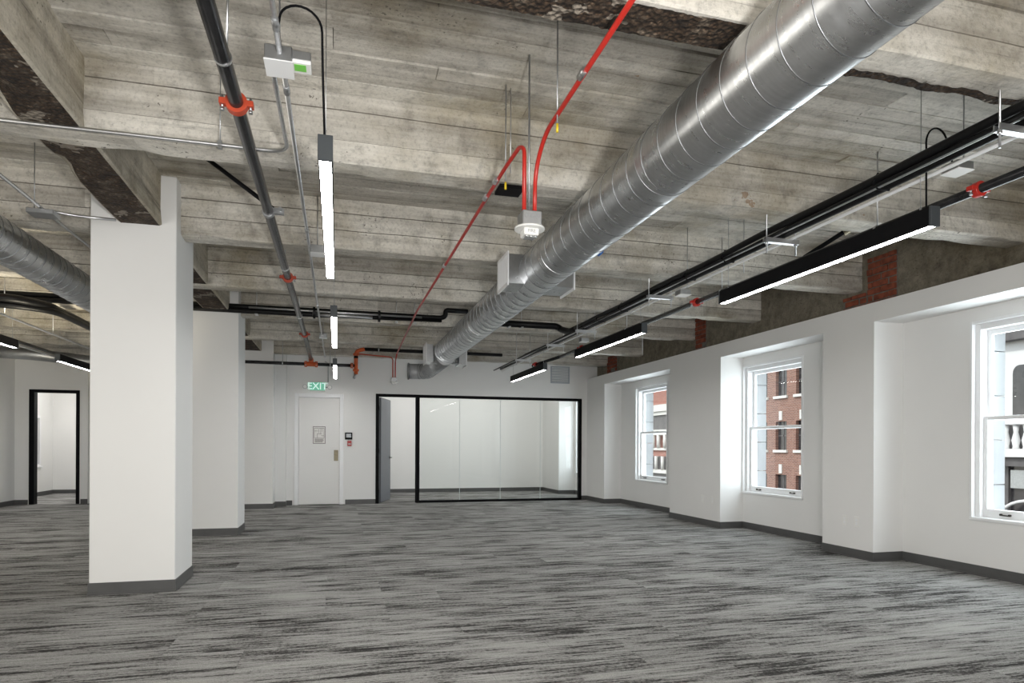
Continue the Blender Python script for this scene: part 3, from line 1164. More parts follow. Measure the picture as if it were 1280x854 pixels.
wall_plate(6.22, 0.41, 'left white outlet plate of the pair on the nearest pier')
wall_plate(6.04, 0.41, 'right white outlet plate of the pair on the nearest pier')
wall_plate(9.25, 0.42, 'left white outlet plate of the pair on the middle pier')
wall_plate(8.95, 0.42, 'right white outlet plate of the pair on the middle pier')
wall_plate(13.36, 1.13, 'small white switch plate on the farthest pier', False)
o = empty('outlet_plate', (2.0, 17.5, 0.42), 'white outlet plate on the meeting room back wall behind the glass', 'outlet')
part_box('plate', o, M['white'], 1.965, 2.04, 17.494, 17.5, 0.36, 0.48, 0.002)


# ------------------------------------------------------------------ spiral ducts
def spiral(parent, ax, az, y0, y1, r, pitch, seg=48):
    m = MB()
    m.tube([(ax, y0, az), (ax, y1, az)], r, seg, True)
    # subdivide length a little so that the shading and brushed texture stay even
    m.build('duct_tube', M['galv'], parent)
    pts = []
    n = int((y1 - y0) / pitch * 40)
    for i in range(n + 1):
        t = i / n
        a = 2 * PI * (y1 - y0) / pitch * t
        pts.append((ax + (r + 0.0005) * math.cos(a), y0 + (y1 - y0) * t, az + (r + 0.0005) * math.sin(a)))
    m = MB()
    m.tube(pts, 0.0032, 5, True)
    return m.build('spiral_seam', M['seam'], parent)


DXC, DZC, DR = 1.778, 2.862, 0.196
duct = empty('spiral_duct', (DXC, 5, DZC), 'large galvanised spiral air duct running under the joists from upper right', 'duct')
spiral(duct, DXC, DZC, -1.2, 10.85, DR, 0.187)
for yy, wd in ((3.32, 0.09), (5.05, 0.10), (8.1, 0.08)):
    m = MB()
    m.ring((DXC, yy, DZC), (0, 1, 0), DR + 0.0022, DR - 0.004, wd, 96)
    m.build('coupling_band', M['galv'], duct)
m = MB()
m.ring((DXC, 10.85, DZC), (0, 1, 0), DR + 0.012, DR - 0.02, 0.03, 48)
m.build('end_collar', M['galv'], duct)
# smaller continuation and elbow to the left
sz = 2.77
m = MB()
m.tube([(DXC - 0.02, 10.8, sz), (DXC - 0.02, 12.9, sz)], 0.15, 36)
m.build('duct_tube', M['galv'], duct)
pts = []
n = int(2.1 / 0.11 * 30)
for i in range(n + 1):
    a = 2 * PI * 2.1 / 0.11 * i / n
    pts.append((DXC - 0.02 + 0.1505 * math.cos(a), 10.8 + 2.1 * i / n, sz + 0.1505 * math.sin(a)))
m = MB()
m.tube(pts, 0.004, 5)
m.build('spiral_seam', M['seam'], duct)
m = MB()
arc = []
for k in range(5):
    a = PI / 2 * k / 4
    arc.append((DXC - 0.02 - 0.26 + 0.26 * math.cos(a), 12.9 + 0.26 * math.sin(a), sz))
arc.append((1.38, 13.16, sz))
m.tube(arc, 0.152, 32)
for f in m.bm.faces:
    f.smooth = True
m.build('elbow', M['elbow'], duct)
for k in (1, 2, 3):
    a = PI / 2 * k / 4
    c = (DXC - 0.02 - 0.26 + 0.26 * math.cos(a), 12.9 + 0.26 * math.sin(a), sz)
    m = MB()
    m.ring(c, (-math.sin(a), math.cos(a), 0), 0.157, 0.145, 0.012, 32)
    m.build('elbow_seam', M['seam'], duct)
m = MB()
m.ring((1.38, 13.16, sz), (1, 0, 0), 0.172, 0.12, 0.02, 32)
m.build('end_flange', M['seam'], duct)


def takeoff(y0, y1, h, side, x_in, x_out, z):
    """rectangular side box with a louvred register facing away from the duct"""
    m = MB()
    a, b = sorted((x_in, x_out))
    m.box(a, b, y0, y1, z - h / 2, z + h / 2)
    bx = m.build('takeoff_box', M['galv'], duct, 0.004)
    m = MB()
    t = 0.02
    for (c, d, e0, e1) in ((y0 - t, y1 + t, z - h / 2 - t, z - h / 2 + 0.01), (y0 - t, y1 + t, z + h / 2 - 0.01, z + h / 2 + t),
                           (y0 - t, y0 + 0.01, z - h / 2 + 0.01, z + h / 2 - 0.01), (y1 - 0.01, y1 + t, z - h / 2 + 0.01, z + h / 2 - 0.01)):
        m.box(x_out - 0.006, x_out + 0.006, c, d, e0, e1)
    m.build('register_frame', M['trim'], bx)
    n = 8
    for k in range(n):
        yy = y0 + (y1 - y0) * (k + 0.5) / n
        m = MB()
        m.box(x_out - 0.009, x_out + 0.009, yy - 0.004, yy + 0.004, z - h / 2 + 0.01, z + h / 2 - 0.01)
        m.build('register_blade', M['trim'], bx)


takeoff(5.62, 5.97, 0.27, -1, DXC - 0.1, 1.475, 2.86)
takeoff(5.62, 5.97, 0.27, 1, DXC + 0.1, 2.11, 2.86)
m = MB()
m.cyl((1.55, 11.05, 2.82), (2.05, 11.05, 2.82), 0.155, 32)
m.build('branch_stub', M['galv'], duct)
takeoff(10.88, 11.25, 0.30, -1, 1.56, 1.44, 2.83)
takeoff(10.88, 11.25, 0.30, 1, 2.0, 2.13, 2.80)
for yy in (2.53, 4.45, 6.35, 8.22, 9.97):
    for s in (-1, 1):
        m = MB()
        m.cyl((DXC + s * 0.05, yy, DZC + DR - 0.012), (DXC + s * 0.05, yy, ZB + 0.01), 0.005, 8)
        m.build('hanger_rod', M['steel'], duct)
m = MB()
a0 = -0.75
m.tube([(DXC + (DR + 0.001) * math.cos(a0 + t * 0.05), 4.55 + 0.05 * math.sin(t), DZC + (DR + 0.001) * math.sin(a0 + t * 0.05)) for t in range(-3, 4)], 0.014, 6)
tag(m.build('tape_mark', M['blue'], duct), 'scrap of blue tape on the duct underside')

ld = empty('spiral_duct', (-2.63, 5, 2.9), 'slimmer galvanised spiral duct at the left behind the nearest column', 'duct')
spiral(ld, -2.63, 2.895, -1.0, 12.0, 0.168, 0.15)
for yy in (5.05, 8.4):
    m = MB()
    m.ring((-2.63, yy, 2.895), (0, 1, 0), 0.174, 0.164, 0.08, 40)
    m.build('coupling_band', M['galv'], ld)
for yy in (3.0, 5.9, 9.0):
    m = MB()
    m.cyl((-2.63, yy, 3.05), (-2.63, yy, ZS), 0.005, 8)
    m.build('hanger_rod', M['steel'], ld)


# ------------------------------------------------------------------ linear pendants
def make_pendant():
    L = 2.24
    e = empty('linear_pendant', (0, 0, 2.60))
    m = MB()
    hw, hh = 0.034, 0.118
    m.box(-hw, -hw + 0.006, 0, L, 2.60, 2.60 + hh)
    m.box(hw - 0.006, hw, 0, L, 2.60, 2.60 + hh)
    m.box(-hw + 0.006, hw - 0.006, 0, L, 2.60 + hh - 0.006, 2.60 + hh)
    m.build('housing', M['black'], e)
    part_box('diffuser', e, M['diffuser'], -hw + 0.006, hw - 0.006, 0.012, L - 0.012, 2.603, 2.612)
    for y0, y1 in ((-0.006, 0.012), (L - 0.012, L + 0.006)):
        part_box('end_cap', e, M['capgrey'], -hw - 0.001, hw + 0.001, y0, y1, 2.598, 2.60 + hh + 0.001, 0.002)
    for yy in (0.10, L - 0.10):
        m = MB()
        m.cyl((0, yy, 2.60 + hh), (0, yy, 2.60 + hh + 0.03), 0.006, 8)
        m.cyl((0, yy, 2.60 + hh), (0, yy, ZS), 0.0022, 6)
        m.build('suspension_cable', M['steel'], e)
    return e


LIGHTS = [(-0.062, 3.17, 'nearest pendant of the left row, hung beside the sprinkler main'),
          (-0.045, 6.99, 'second pendant of the left row, below the black cross pipe'),
          (-0.05, 11.22, 'farthest pendant of the left row, near the exit sign'),
          (3.49, 3.10, 'nearest pendant of the right row, long black bar with a looped cord'),
          (3.49, 6.93, 'second pendant of the right row, above the middle window'),
          (3.51, 10.75, 'farthest pendant of the right row, near the glass partition'),
          (-4.37, 8.32, 'left aisle pendant cut off by the picture edge'),
          (-4.37, 11.95, 'left aisle pendant beside the black framed doorway')]
proto = make_pendant()
for i, (x, y0, lab) in enumerate(LIGHTS):
    o = proto if i == 0 else copy_tree(proto)
    o.location = (x, y0, 2.60)
    o['_o'] = [x, y0, 2.60]
    tag(o, 'lit black linear ' + lab, 'lamp', 'black linear pendants')
    if i == 0:
        p0 = o
    if i == 3:
        p3 = o
m = MB()
pts = [(-0.255, 3.08, 3.05), (-0.262, 3.02, 3.10)] + [(-0.166 - 0.09 * math.cos(a), 3.02 + 0.05 * t, 3.14 + 0.085 * math.sin(a))
       for t, a in ((k / 12, PI * k / 12) for k in range(13))] + [(-0.074, 3.10, 3.0), (-0.066, 3.22, 2.72)]
m.tube(pts, 0.0055, 8)
m.build('power_cord', M['black'], p0)
m = MB()
pts = [(3.49, 3.16, 2.72), (3.488, 3.16, 3.10)] + [(3.57 - 0.083 * math.cos(PI * k / 12), 3.16, 3.13 + 0.10 * math.sin(PI * k / 12)) for k in range(13)] + [(3.655, 3.12, 2.99)]
m.tube(pts, 0.0055, 8)
m.build('power_cord', M['black'], p3)


# ------------------------------------------------------------------ pipes and couplings
def coupling(parent, c, axis, r, mat=None):
    """grooved coupling: two half shells, ears and bolts"""
    m = MB()
    c = Vector(c)
    ax = Vector(axis).normalized()
    side = ax.cross(Vector((0, 0, 1))).normalized()
    m.ring(c, ax, r + 0.019, r - 0.003, 0.05, 22)
    for s in (-1, 1):
        q = Matrix((side, ax, Vector((0, 0, 1)))).transposed().to_4x4()
        m.obox(Matrix.Translation(c + side * s * (r + 0.026)) @ q, 0.042, 0.045, 0.03)
    o = m.build('coupling', mat or M['coupling'], parent, 0.002)
    for s in (-1, 1):
        k = MB()
        p = c + side * s * (r + 0.032)
        k.cyl(p + Vector((0, 0, -0.042)), p + Vector((0, 0, 0.034)), 0.0065, 8)
        k.cyl(p + Vector((0, 0, -0.044)), p + Vector((0, 0, -0.03)), 0.0115, 6)
        k.build('bolt', M['steel'], o)


SX, SZ, SR = -0.515, 3.03, 0.0365
sp = empty('sprinkler_main', (SX, 5, SZ), 'black steel sprinkler main with red couplings along the left of the ceiling', 'pipe')
m = MB()
m.tube([(SX - 0.02, -1.5, SZ), (SX, 3.6, SZ), (SX, 10.8, SZ), (SX, 13.36, 2.955)], SR, 20)
m.build('pipe', M['blackpipe'], sp)
for yy in (3.613, 7.2, 10.79):
    coupling(sp, (SX, yy, SZ), (0, 1, 0), SR)
m = MB()
m.ring((SX, 3.2, SZ), (0, 1, 0), SR + 0.004, SR - 0.002, 0.012, 20)
m.cyl((SX + 0.015, 3.2, SZ + SR - 0.004), (SX + 0.03, 3.16, ZS), 0.006, 8)
m.build('pipe_band', M['zinc'], sp)
m = MB()
m.ring((SX, 5.22, SZ), (0, 1, 0), SR + 0.008, SR - 0.002, 0.05, 20)
m.box(SX + SR, SX + SR + 0.075, 5.20, 5.24, SZ - 0.012, SZ + 0.03)
m.cyl((SX + SR + 0.05, 5.18, SZ + 0.02), (SX + SR + 0.05, 5.26, SZ + 0.02), 0.014, 8)
cl_ = m.build('brace_clamp', M['steel'], sp)
m = MB()
m.cyl((SX + 0.03, 5.22, SZ + 0.03), (-1.03, 5.5, ZS - 0.03), 0.0165, 12)
m.build('sway_brace', M['black'], sp)
for yy in (6.8, 9.3, 12.3):
    m = MB()
    m.cyl((SX, yy, SZ + SR - 0.002), (SX, yy, ZS), 0.005, 8)
    m.ring((SX, yy, SZ), (0, 1, 0), SR + 0.005, SR - 0.001, 0.02, 20)
    m.build('hanger', M['steel'], sp)

# branch along the back wall with orange fittings
bz = 2.872
bp = empty('sprinkler_branch', (-0.7, 13.4, bz), 'black sprinkler branch with orange fittings along the back wall above the exit door', 'pipe')
m = MB()
m.tube([(-2.7, 13.4, bz), (0.33, 13.4, bz)], 0.032, 16)
m.build('pipe', M['blackpipe'], bp)
m = MB()
m.cyl((SX - 0.12, 13.4, bz), (SX + 0.12, 13.4, bz), 0.045, 16)
m.cyl((SX, 13.4, bz), (SX, 13.4, 2.97), 0.044, 16)
m.cyl((SX, 13.26, 2.958), (SX, 13.4, 2.952), 0.046, 16)
m.build('tee_fitting', M['orange'], bp)
for dx in (-0.10, 0.10):
    coupling(bp, (SX + dx, 13.4, bz), (1, 0, 0), 0.04, M['orange'])
m = MB()
m.tube(fillet([(0.352, 13.4, 2.70), (0.352, 13.4, 3.17), (0.52, 13.4, 3.215)], 0.1), 0.04, 16)
m.build('riser', M['orange'], bp)
coupling(bp, (0.27, 13.4, bz), (1, 0, 0), 0.036, M['orange'])
m = MB()
m.cyl((0.352, 13.4, 3.02), (0.352, 13.4, 3.07), 0.044, 14)
m.build('pipe_nipple', M['black'], bp)
for zz in (2.78, 3.10):
    m = MB()
    m.ring((0.352, 13.4, zz), (0, 0, 1), 0.06, 0.035, 0.04, 18)
    m.build('collar', M['orange'], bp)
m = MB()
m.tube([(0.352, 13.4, 2.72), (0.31, 13.36, 2.61)], 0.026, 12)
m.build('drain_spout', M['steel'], bp)
m = MB()
m.tube([(0.50, 13.4, 3.213), (3.4, 13.4, 3.213)], 0.035, 14)
m.build('pipe', M['foam'], bp)
for xx in (-1.05, -0.15, 0.8):
    m = MB()
    zt = bz if xx < 0.3 else 3.213
    m.cyl((xx, 13.4, zt), (xx, 13.4, ZS), 0.005, 8)
    m.ring((xx, 13.4, zt), (1, 0, 0), 0.04, 0.03, 0.02, 16)
    m.build('hanger', M['steel'], bp)

# right sprinkler pipe
RX, RZ, RR = 4.05, 2.95, 0.0305
rp = empty('sprinkler_pipe', (RX, 5, RZ), 'black sprinkler pipe with red couplings behind the right row of pendants', 'pipe')
m = MB()
m.tube([(RX, -1.5, RZ), (RX, 11.5, RZ)], RR, 18)
m.build('pipe', M['blackpipe'], rp)
for yy in (3.28, 6.72, 10.4):
    coupling(rp, (RX, yy, RZ), (0, 1, 0), RR, M['red'])
for yy in (4.1, 6.2, 8.6):
    m = MB()
    m.cyl((RX, yy, RZ + RR - 0.002), (RX, yy, ZS), 0.005, 8)
    m.ring((RX, yy, RZ), (0, 1, 0), RR + 0.005, RR - 0.001, 0.02, 18)
    m.build('hanger', M['zinc'], rp)
m = MB()
m.cyl((4.08, 4.95, 2.98), (4.62, 4.55, 3.38), 0.02, 12)
m.build('sway_brace', M['black'], rp)
m = MB()
m.ring((4.35, 4.75, 3.18), (0.54, -0.4, 0.4), 0.034, 0.018, 0.05, 14)
m.build('brace_clamp', M['brass'], rp)
m = MB()
m.tube(fillet([(RX, 11.5, RZ), (3.95, 12.0, RZ - 0.02), (3.75, 12.3, 2.86)], 0.1), 0.03, 14)
m.build('end_bend', M['blackpipe'], rp)
coupling(rp, (3.79, 12.24, 2.88), (0.55, -0.8, 0.1), RR, M['red'])


# ------------------------------------------------------------------ conduits of the left row
def simple_tube(name, pts, r, mat, label, cat='conduit', bend=0.12, seg=12, group=None):
    m = MB()
    m.tube(fillet(pts, bend), r, seg)
    return tag(m.build(name, mat), label, cat, group)


def conduit(name, pts, label, r=0.0125, cat='conduit', couplings=(), straps=(), mat=None):
    e = empty(name, pts[0], label, cat)
    m = MB()
    m.tube(fillet(pts, 0.14, 8), r, 12)
    m.build('tube', mat or M['zinc'], e)
    for (c, ax) in couplings:
        m = MB()
        c = Vector(c)
        a = Vector(ax).normalized() * 0.035
        m.cyl(c - a, c + a, r + 0.004, 12)
        m.build('tube_coupling', M['boxgrey'] if mat is None else M['zinc'], e)
    for c in straps:
        m = MB()
        c = Vector(c)
        m.cyl(c + Vector((0, 0, r - 0.003)), (c.x, c.y, ZS), 0.004, 8)
        m.box(c.x - 0.012, c.x + 0.012, c.y - 0.012, c.y + 0.012, c.z - r - 0.012, c.z + r + 0.012)
        m.build('hanger', M['steel'], e)
    return e


conduit('conduit', [(-0.262, -1.0, 3.04), (-0.262, 3.12, 3.04)], 'silver conduit running overhead into the near junction box with the green module',
        couplings=[((-0.262, 2.9, 3.04), (0, 1, 0))])
conduit('conduit', [(-0.305, 3.25, 3.035), (-0.305, 3.6, 3.05), (-0.305, 4.26, 3.085), (-6.0, 4.30, 3.085)], 'silver conduit that bends left and crosses under the girder',
        straps=[(-0.70, 4.263, 3.085), (-3.4, 4.28, 3.085)])
conduit('conduit', [(-0.255, 3.25, 3.04), (-0.255, 13.6, 3.05)], 'long silver conduit beside the left row of pendants to the back wall',
        couplings=[((-0.255, 3.42, 3.04), (0, 1, 0)), ((-0.255, 5.6, 3.04), (0, 1, 0)), ((-0.255, 8.6, 3.04), (0, 1, 0))])


def junction_box(x, y, z, label, module):
    e = empty('junction_box', (x, y, z), label, 'box', 'boxes on the left conduit')
    part_box('body', e, M['boxgrey'], x - 0.06, x + 0.06, y, y + 0.14, z - 0.035, z + 0.035, 0.004)
    part_box('cover', e, M['trim'], x - 0.063, x + 0.063, y - 0.003, y + 0.143, z - 0.039, z - 0.034, 0.001)
    if module:
        bd = part_box('relay_module', e, M['boxgrey'], x + 0.06, x + 0.142, y + 0.0, y + 0.085, z - 0.02, z + 0.022, 0.003)
        part_box('relay_cover', e, M['white'], x + 0.061, x + 0.143, y - 0.002, y + 0.087, z - 0.036, z - 0.019, 0.003)
        part_box('green_label', e, M['green'], x + 0.068, x + 0.120, y + 0.012, y + 0.065, z - 0.0375, z - 0.0355)
    m = MB()
    m.cyl((x, y + 0.07, z + 0.03), (x, y + 0.07, ZS), 0.004, 8)
    m.build('hanger_rod', M['steel'], e)
    return e


junction_box(-0.268, 3.10, 3.036, 'nearest junction box on the left conduit, with a green labelled module', True)
junction_box(-0.185, 6.10, 3.04, 'middle junction box on the left conduit, beside the first pendant end', False)
junction_box(-0.235, 10.86, 3.04, 'farthest junction box on the left conduit, near the back wall', False)

# red fire-alarm conduits and the two sounders
FY = 3.65
conduit('fire_alarm_conduit', [(1.085, -1.0, 3.0), (1.112, 3.43, 3.0), (1.108, 3.6, 2.86), (1.106, 3.6, 2.612)],
        'red fire alarm conduit coming from overhead down to the near sounder box', 0.0125, mat=M['red'],
        couplings=[((1.10, 2.83, 3.0), (0, 1, 0))])
conduit('fire_alarm_conduit', [(1.042, 3.6, 2.612), (1.042, 3.6, 2.985), (1.03, 3.66, 3.02), (1.008, 3.9, 3.0), (0.985, 8.4, 3.0), (1.075, 12.3, 3.0)],
        'long red fire alarm conduit from the near sounder box towards the back wall', 0.0125, mat=M['red'],
        couplings=[((0.997, 4.12, 3.0), (0, 1, 0)), ((0.996, 4.42, 3.0), (0, 1, 0)), ((0.99, 6.2, 3.0), (0, 1, 0))])
conduit('fire_alarm_conduit', [(0.385, 13.4, 3.115), (1.05, 13.4, 3.075), (1.087, 13.4, 3.03), (1.087, 13.4, 2.652)],
        'short red conduit along the back wall down to the far sounder', 0.0125, mat=M['coupling'])
conduit('fire_alarm_conduit', [(1.075, 12.3, 3.0), (1.137, 13.4, 2.99), (1.137, 13.4, 2.652)],
        'red conduit drop at the far sounder beside the glass partition', 0.0125, mat=M['red'])


def sounder(x, y, z, label):
    e = empty('fire_sounder', (x, y, z), label, 'alarm', 'ceiling hung fire sounders')
    part_box('back_box', e, M['boxgrey'], x - 0.058, x + 0.058, y - 0.058, y + 0.058, z, z + 0.085, 0.005)
    m = MB()
    m.cyl((x, y, z - 0.012), (x, y, z), 0.088, 32)
    m.build('mounting_plate', M['white'], e)
    b = part_box('strobe_body', e, M['white'], x - 0.045, x + 0.045, y - 0.045, y + 0.045, z - 0.052, z - 0.010, 0.006)
    text_mesh('lettering', 'FIRE', 0.026, M['steel'], e, (x, y - 0.046, z - 0.030), (PI / 2, 0, 0), 0.0008)
    m = MB()
    for k in (-1, 0, 1):
        m.cyl((x + k * 0.026, y - 0.03, z - 0.064), (x + k * 0.026, y - 0.03, z - 0.050), 0.010, 10)
    m.box(x - 0.03, x + 0.03, y - 0.005, y + 0.03, z - 0.060, z - 0.050)
    m.build('strobe_lens', M['zinc'], e)
    for dx in (-0.035, 0.0, 0.035):
        k = MB()
        k.ring((x + dx, y - 0.0585, z + 0.052), (0, 1, 0), 0.0115, 0.0085, 0.003, 16)
        k.build('knockout', M['steel'], e)
    return e


s1 = sounder(1.075, 3.6, 2.525, 'white fire sounder on a zinc box hung from two red conduits')
m = MB()
m.cyl((1.078, 3.625, 2.608), (1.078, 3.625, ZS), 0.006, 8)
m.build('hanger_rod', M['steel'], s1)
s2 = sounder(1.112, 13.4, 2.57, 'small far fire sounder below red conduits near the glass partition')

# free threaded rods with yellow tips
for (x, y, zb, lab) in ((1.085, 3.2, 3.0, 'thin threaded rod with yellow tip holding the red conduit'),
                        (1.0, 3.95, 2.98, 'thin threaded rod with yellow tip at the red conduit bend')):
    e = empty('threaded_rod', (x, y, zb), lab, 'rod', 'rods on the red conduit')
    m = MB()
    m.cyl((x + 0.02, y, zb - 0.06), (x + 0.02, y, ZS), 0.004, 8)
    m.build('rod', M['steel'], e)
    m = MB()
    m.cyl((x + 0.02, y, zb - 0.10), (x + 0.02, y, zb - 0.055), 0.007, 8)
    m.build('cap', M['yellow'], e)

# ------------------------------------------------------------------ black insulated lines
PY, PZ = 9.625, 3.15
bl = empty('insulated_pipe', (0, PY, PZ), 'pair of black insulated pipes crossing the room below the joists', 'pipe')
m = MB()
m.tube(fillet([(-6.4, PY, PZ + 0.03), (1.50, PY, PZ + 0.03), (1.56, PY, PZ + 0.06), (1.56, PY, 3.30), (1.9, PY, 3.30)], 0.07), 0.036, 14)
m.tube([(-6.4, PY - 0.02, PZ - 0.035), (-0.3, PY - 0.02, PZ - 0.03), (1.50, PY - 0.01, PZ - 0.005)], 0.034, 14)
m.build('foam_sleeve', M['foam'], bl)
m = MB()
m.tube([(-1.2, PY - 0.045, PZ + 0.018), (0.1, PY - 0.05, PZ + 0.012), (1.2, PY - 0.046, PZ + 0.010)], 0.015, 10)
m.tube([(-0.35, PY - 0.045, PZ - 0.03), (0.48, PY - 0.045, PZ - 0.03)], 0.024, 10)
m.build('bare_line', M['zinc'], bl)
for xx in (-0.33, 0.58):
    m = MB()
    m.ring((xx, PY - 0.01, PZ), (1, 0, 0), 0.085, 0.06, 0.03, 16)
    m.build('sleeve_tape', M['foam'], bl)
for xx in (-1.1, 0.83, 1.1):
    m = MB()
    m.cyl((xx, PY, PZ - 0.07), (xx, PY, ZS), 0.005, 8)
    m.box(xx - 0.02, xx + 0.02, PY - 0.07, PY + 0.05, PZ - 0.078, PZ - 0.068)
    m.build('hanger', M['zinc'], bl)
m = MB()
m.tube(fillet([(1.9, PY, 3.15), (3.33, PY, 3.15), (3.39, PY - 0.06, 3.09), (3.40, PY - 0.4, 3.0), (3.40, 8.6, 2.99)], 0.07), 0.05, 14)
m.build('foam_sleeve', M['foam'], bl)
for xx in (2.55, 2.75):
    m = MB()
    m.cyl((xx, PY, 3.10), (xx, PY, ZS), 0.005, 8)
    m.box(xx - 0.015, xx + 0.015, PY - 0.07, PY + 0.07, 3.09, 3.102)
    m.build('hanger', M['zinc'], bl)
m = MB()
m.tube(fillet([(-6.3, 8.95, 3.0), (-3.75, 8.98, 3.0), (-3.5, 9.3, 2.99), (-3.52, 13.5, 2.98)], 0.25), 0.05, 14)
m.tube(fillet([(-6.3, 9.02, 2.93), (-3.78, 9.05, 2.93), (-3.44, 9.35, 2.93), (-3.46, 13.5, 2.93)], 0.25), 0.04, 14)
tag(m.build('insulated_pipe', M['foam']), 'thick black insulated lines turning along the left aisle', 'pipe')

# bundle of lines on strut trapezes along the right row
bd = empty('line_set', (3.42, 5, 2.93), 'bundle of black refrigerant lines and conduits above the right row of pendants', 'pipe')


def wavy(x, z, y0, y1, amp, ph):
    return [(x + amp * math.sin(ph + i * 1.1), y0 + (y1 - y0) * i / 36, z + amp * 0.6 * math.cos(ph * 1.7 + i * 0.9)) for i in range(37)]


for (x, z, r, amp, ph, nm, mt, ye) in ((3.36, 2.995, 0.027, 0.006, 0.3, 'foam_sleeve', 'foam', 8.9), (3.45, 2.955, 0.024, 0.006, 1.9, 'foam_sleeve', 'foam', 13.7),
                                       (3.40, 2.958, 0.011, 0.008, 2.2, 'copper_line', 'zinc', 12.6), (3.425, 2.99, 0.010, 0.01, 0.9, 'cable', 'black', 12.8),
                                       (3.525, 2.935, 0.012, 0.0, 0, 'conduit_tube', 'trim', 13.9), (3.37, 2.955, 0.011, 0.004, 1.2, 'cable', 'black', 13.9),
                                       (3.34, 2.94, 0.012, 0.0, 1.2, 'foam_sleeve', 'foam', 13.9)):
    m = MB()
    m.tube(wavy(x, z, -1.5, ye, amp, ph), r, 10)
    m.build(nm, M[mt], bd)
for yy in (3.4, 5.1, 5.75, 7.3, 8.0):
    m = MB()
    m.tube([(3.32, yy, 2.96), (3.36, yy, 3.025), (3.43, yy, 3.01), (3.48, yy, 2.97), (3.45, yy, 2.925), (3.36, yy, 2.925), (3.32, yy, 2.96)], 0.006, 6)
    m.build('cable_tie', M['black'], bd)
e0 = None
for i, (yy, lab) in enumerate(((2.55, 'nearest'), (4.42, 'second nearest'), (6.43, 'third'), (8.62, 'fourth'), (9.95, 'fifth'), (11.85, 'farthest'))):
    if e0 is None:
        e = empty('strut_trapeze', (3.42, yy, 2.91))
        m = MB()
        m.box(3.27, 3.58, yy - 0.02, yy + 0.02, 2.885, 2.889)
        m.box(3.27, 3.58, yy - 0.02, yy - 0.017, 2.889, 2.922)
        m.box(3.27, 3.58, yy + 0.017, yy + 0.02, 2.889, 2.922)
        m.build('channel', M['zinc'], e)
        for xx in (3.29, 3.56):
            m = MB()
            m.cyl((xx, yy, 2.80), (xx, yy, ZS), 0.006, 8)
            m.cyl((xx, yy, 2.872), (xx, yy, 2.885), 0.013, 6)
            m.build('rod', M['zinc'], e)
        e0 = e
    else:
        e = copy_tree(e0)
        e.location = (3.42, yy, 2.91)
    tag(e, lab + ' zinc strut trapeze along the line bundle over the right pendants' if lab not in ('nearest', 'farthest') else lab + ' zinc strut trapeze carrying the bundle over the right pendants', 'bracket', 'strut trapezes')

for (x, y, lab) in ((3.66, 3.10, 'white junction box beside the lines above the nearest right pendant'), (3.47, 6.02, 'white junction box under the lines before the second right pendant'),
                    (3.58, 9.1, 'white junction box under the lines beside the black cross pipe')):
    e = empty('junction_box', (x, y, 2.85), lab, 'box', 'boxes under the right lines')
    dz = 0.11 if x > 3.6 else 0.0
    part_box('body', e, M['boxgrey'], x - 0.06, x + 0.06, y - 0.06, y + 0.06, 2.835 + dz, 2.885 + dz, 0.004)
    part_box('cover', e, M['white'], x - 0.063, x + 0.063, y - 0.063, y + 0.063, 2.83 + dz, 2.836 + dz, 0.001)
    m = MB()
    m.cyl((x + 0.05, y, 2.88 + dz), (x + 0.05, y, ZS), 0.004, 8)
    m.build('hanger_rod', M['steel'], e)

# free rods near the right side
for (x, y, zb, lab) in ((3.8, 5.45, 2.95, 'thin rod hanging between the duct and the line bundle'), (4.6, 9.2, 2.70, 'thin pale rod hanging in front of the dark spandrel'),
                        (1.06, 3.98, 3.0, 'thin rod left of the red conduit bend')):
    m = MB()
    m.cyl((x, y, zb), (x, y, ZS), 0.004, 8)
    tag(m.build('threaded_rod', M['zinc']), lab, 'rod')

# ------------------------------------------------------------------ left aisle services
e = conduit('conduit', [(-2.17, 1.5, 3.04), (-2.17, 9.0, 3.04)], 'silver conduit along the left aisle running behind the nearest column')
for yy in (4.3, 8.0):
    m = MB()
    m.cyl((-2.17, yy, 3.05), (-2.17, yy, ZS), 0.004, 8)
    m.build('hanger', M['steel'], e)
e = empty('junction_box', (-2.17, 5.67, 3.04), 'flat zinc junction box on the left aisle conduit', 'box')
part_box('body', e, M['boxgrey'], -2.26, -2.08, 5.60, 5.74, 2.992, 3.0265, 0.003)
m = MB()
m.cyl((-2.23, 5.67, 3.02), (-2.23, 5.67, ZS), 0.004, 8)
m.build('hanger_rod', M['steel'], e)
conduit('conduit', [(-2.10, 5.66, 3.03), (-1.99, 5.72, 3.03), (-1.7, 5.74, 3.03)], 'short silver conduit from the left aisle box to the nearest column', 0.011)
e = conduit('conduit', [(-3.97, 2.0, 2.845), (-3.97, 13.6, 2.845)], 'silver conduit beside the left aisle pendants', 0.015)
for yy in (9.3, 10.7, 12.3):
    m = MB()
    m.cyl((-3.97, yy, 2.845), (-3.97, yy, ZS), 0.006, 8)
    m.build('hanger', M['zinc'], e)
simple_tube('conduit', [(-4.55, 2.0, 2.72), (-4.55, 13.4, 2.72)], 0.02, M['zinc'], 'pale pipe right above the left aisle pendants')
simple_tube('sprinkler_pipe', [(-4.85, 2.0, 2.86), (-4.85, 13.9, 2.86)], 0.032, M['blackpipe'], 'dark sprinkler pipe along the left aisle pendants', 'pipe')
simple_tube('fire_alarm_conduit', [(-6.2, 8.6, 3.2), (-2.9, 8.6, 3.2)], 0.013, M['red'], 'red conduit crossing behind the slimmer duct at the left')
simple_tube('flexible_duct', [(-6.2, 14.2, 2.98), (-5.6, 14.1, 2.96), (-4.6, 14.6, 2.9), (-4.0, 14.9, 2.93), (-3.0, 14.9, 2.95)], 0.11, M['boxgrey'],
            'grey flexible duct lying along the top of the office front', 'duct', 0.3, 16)
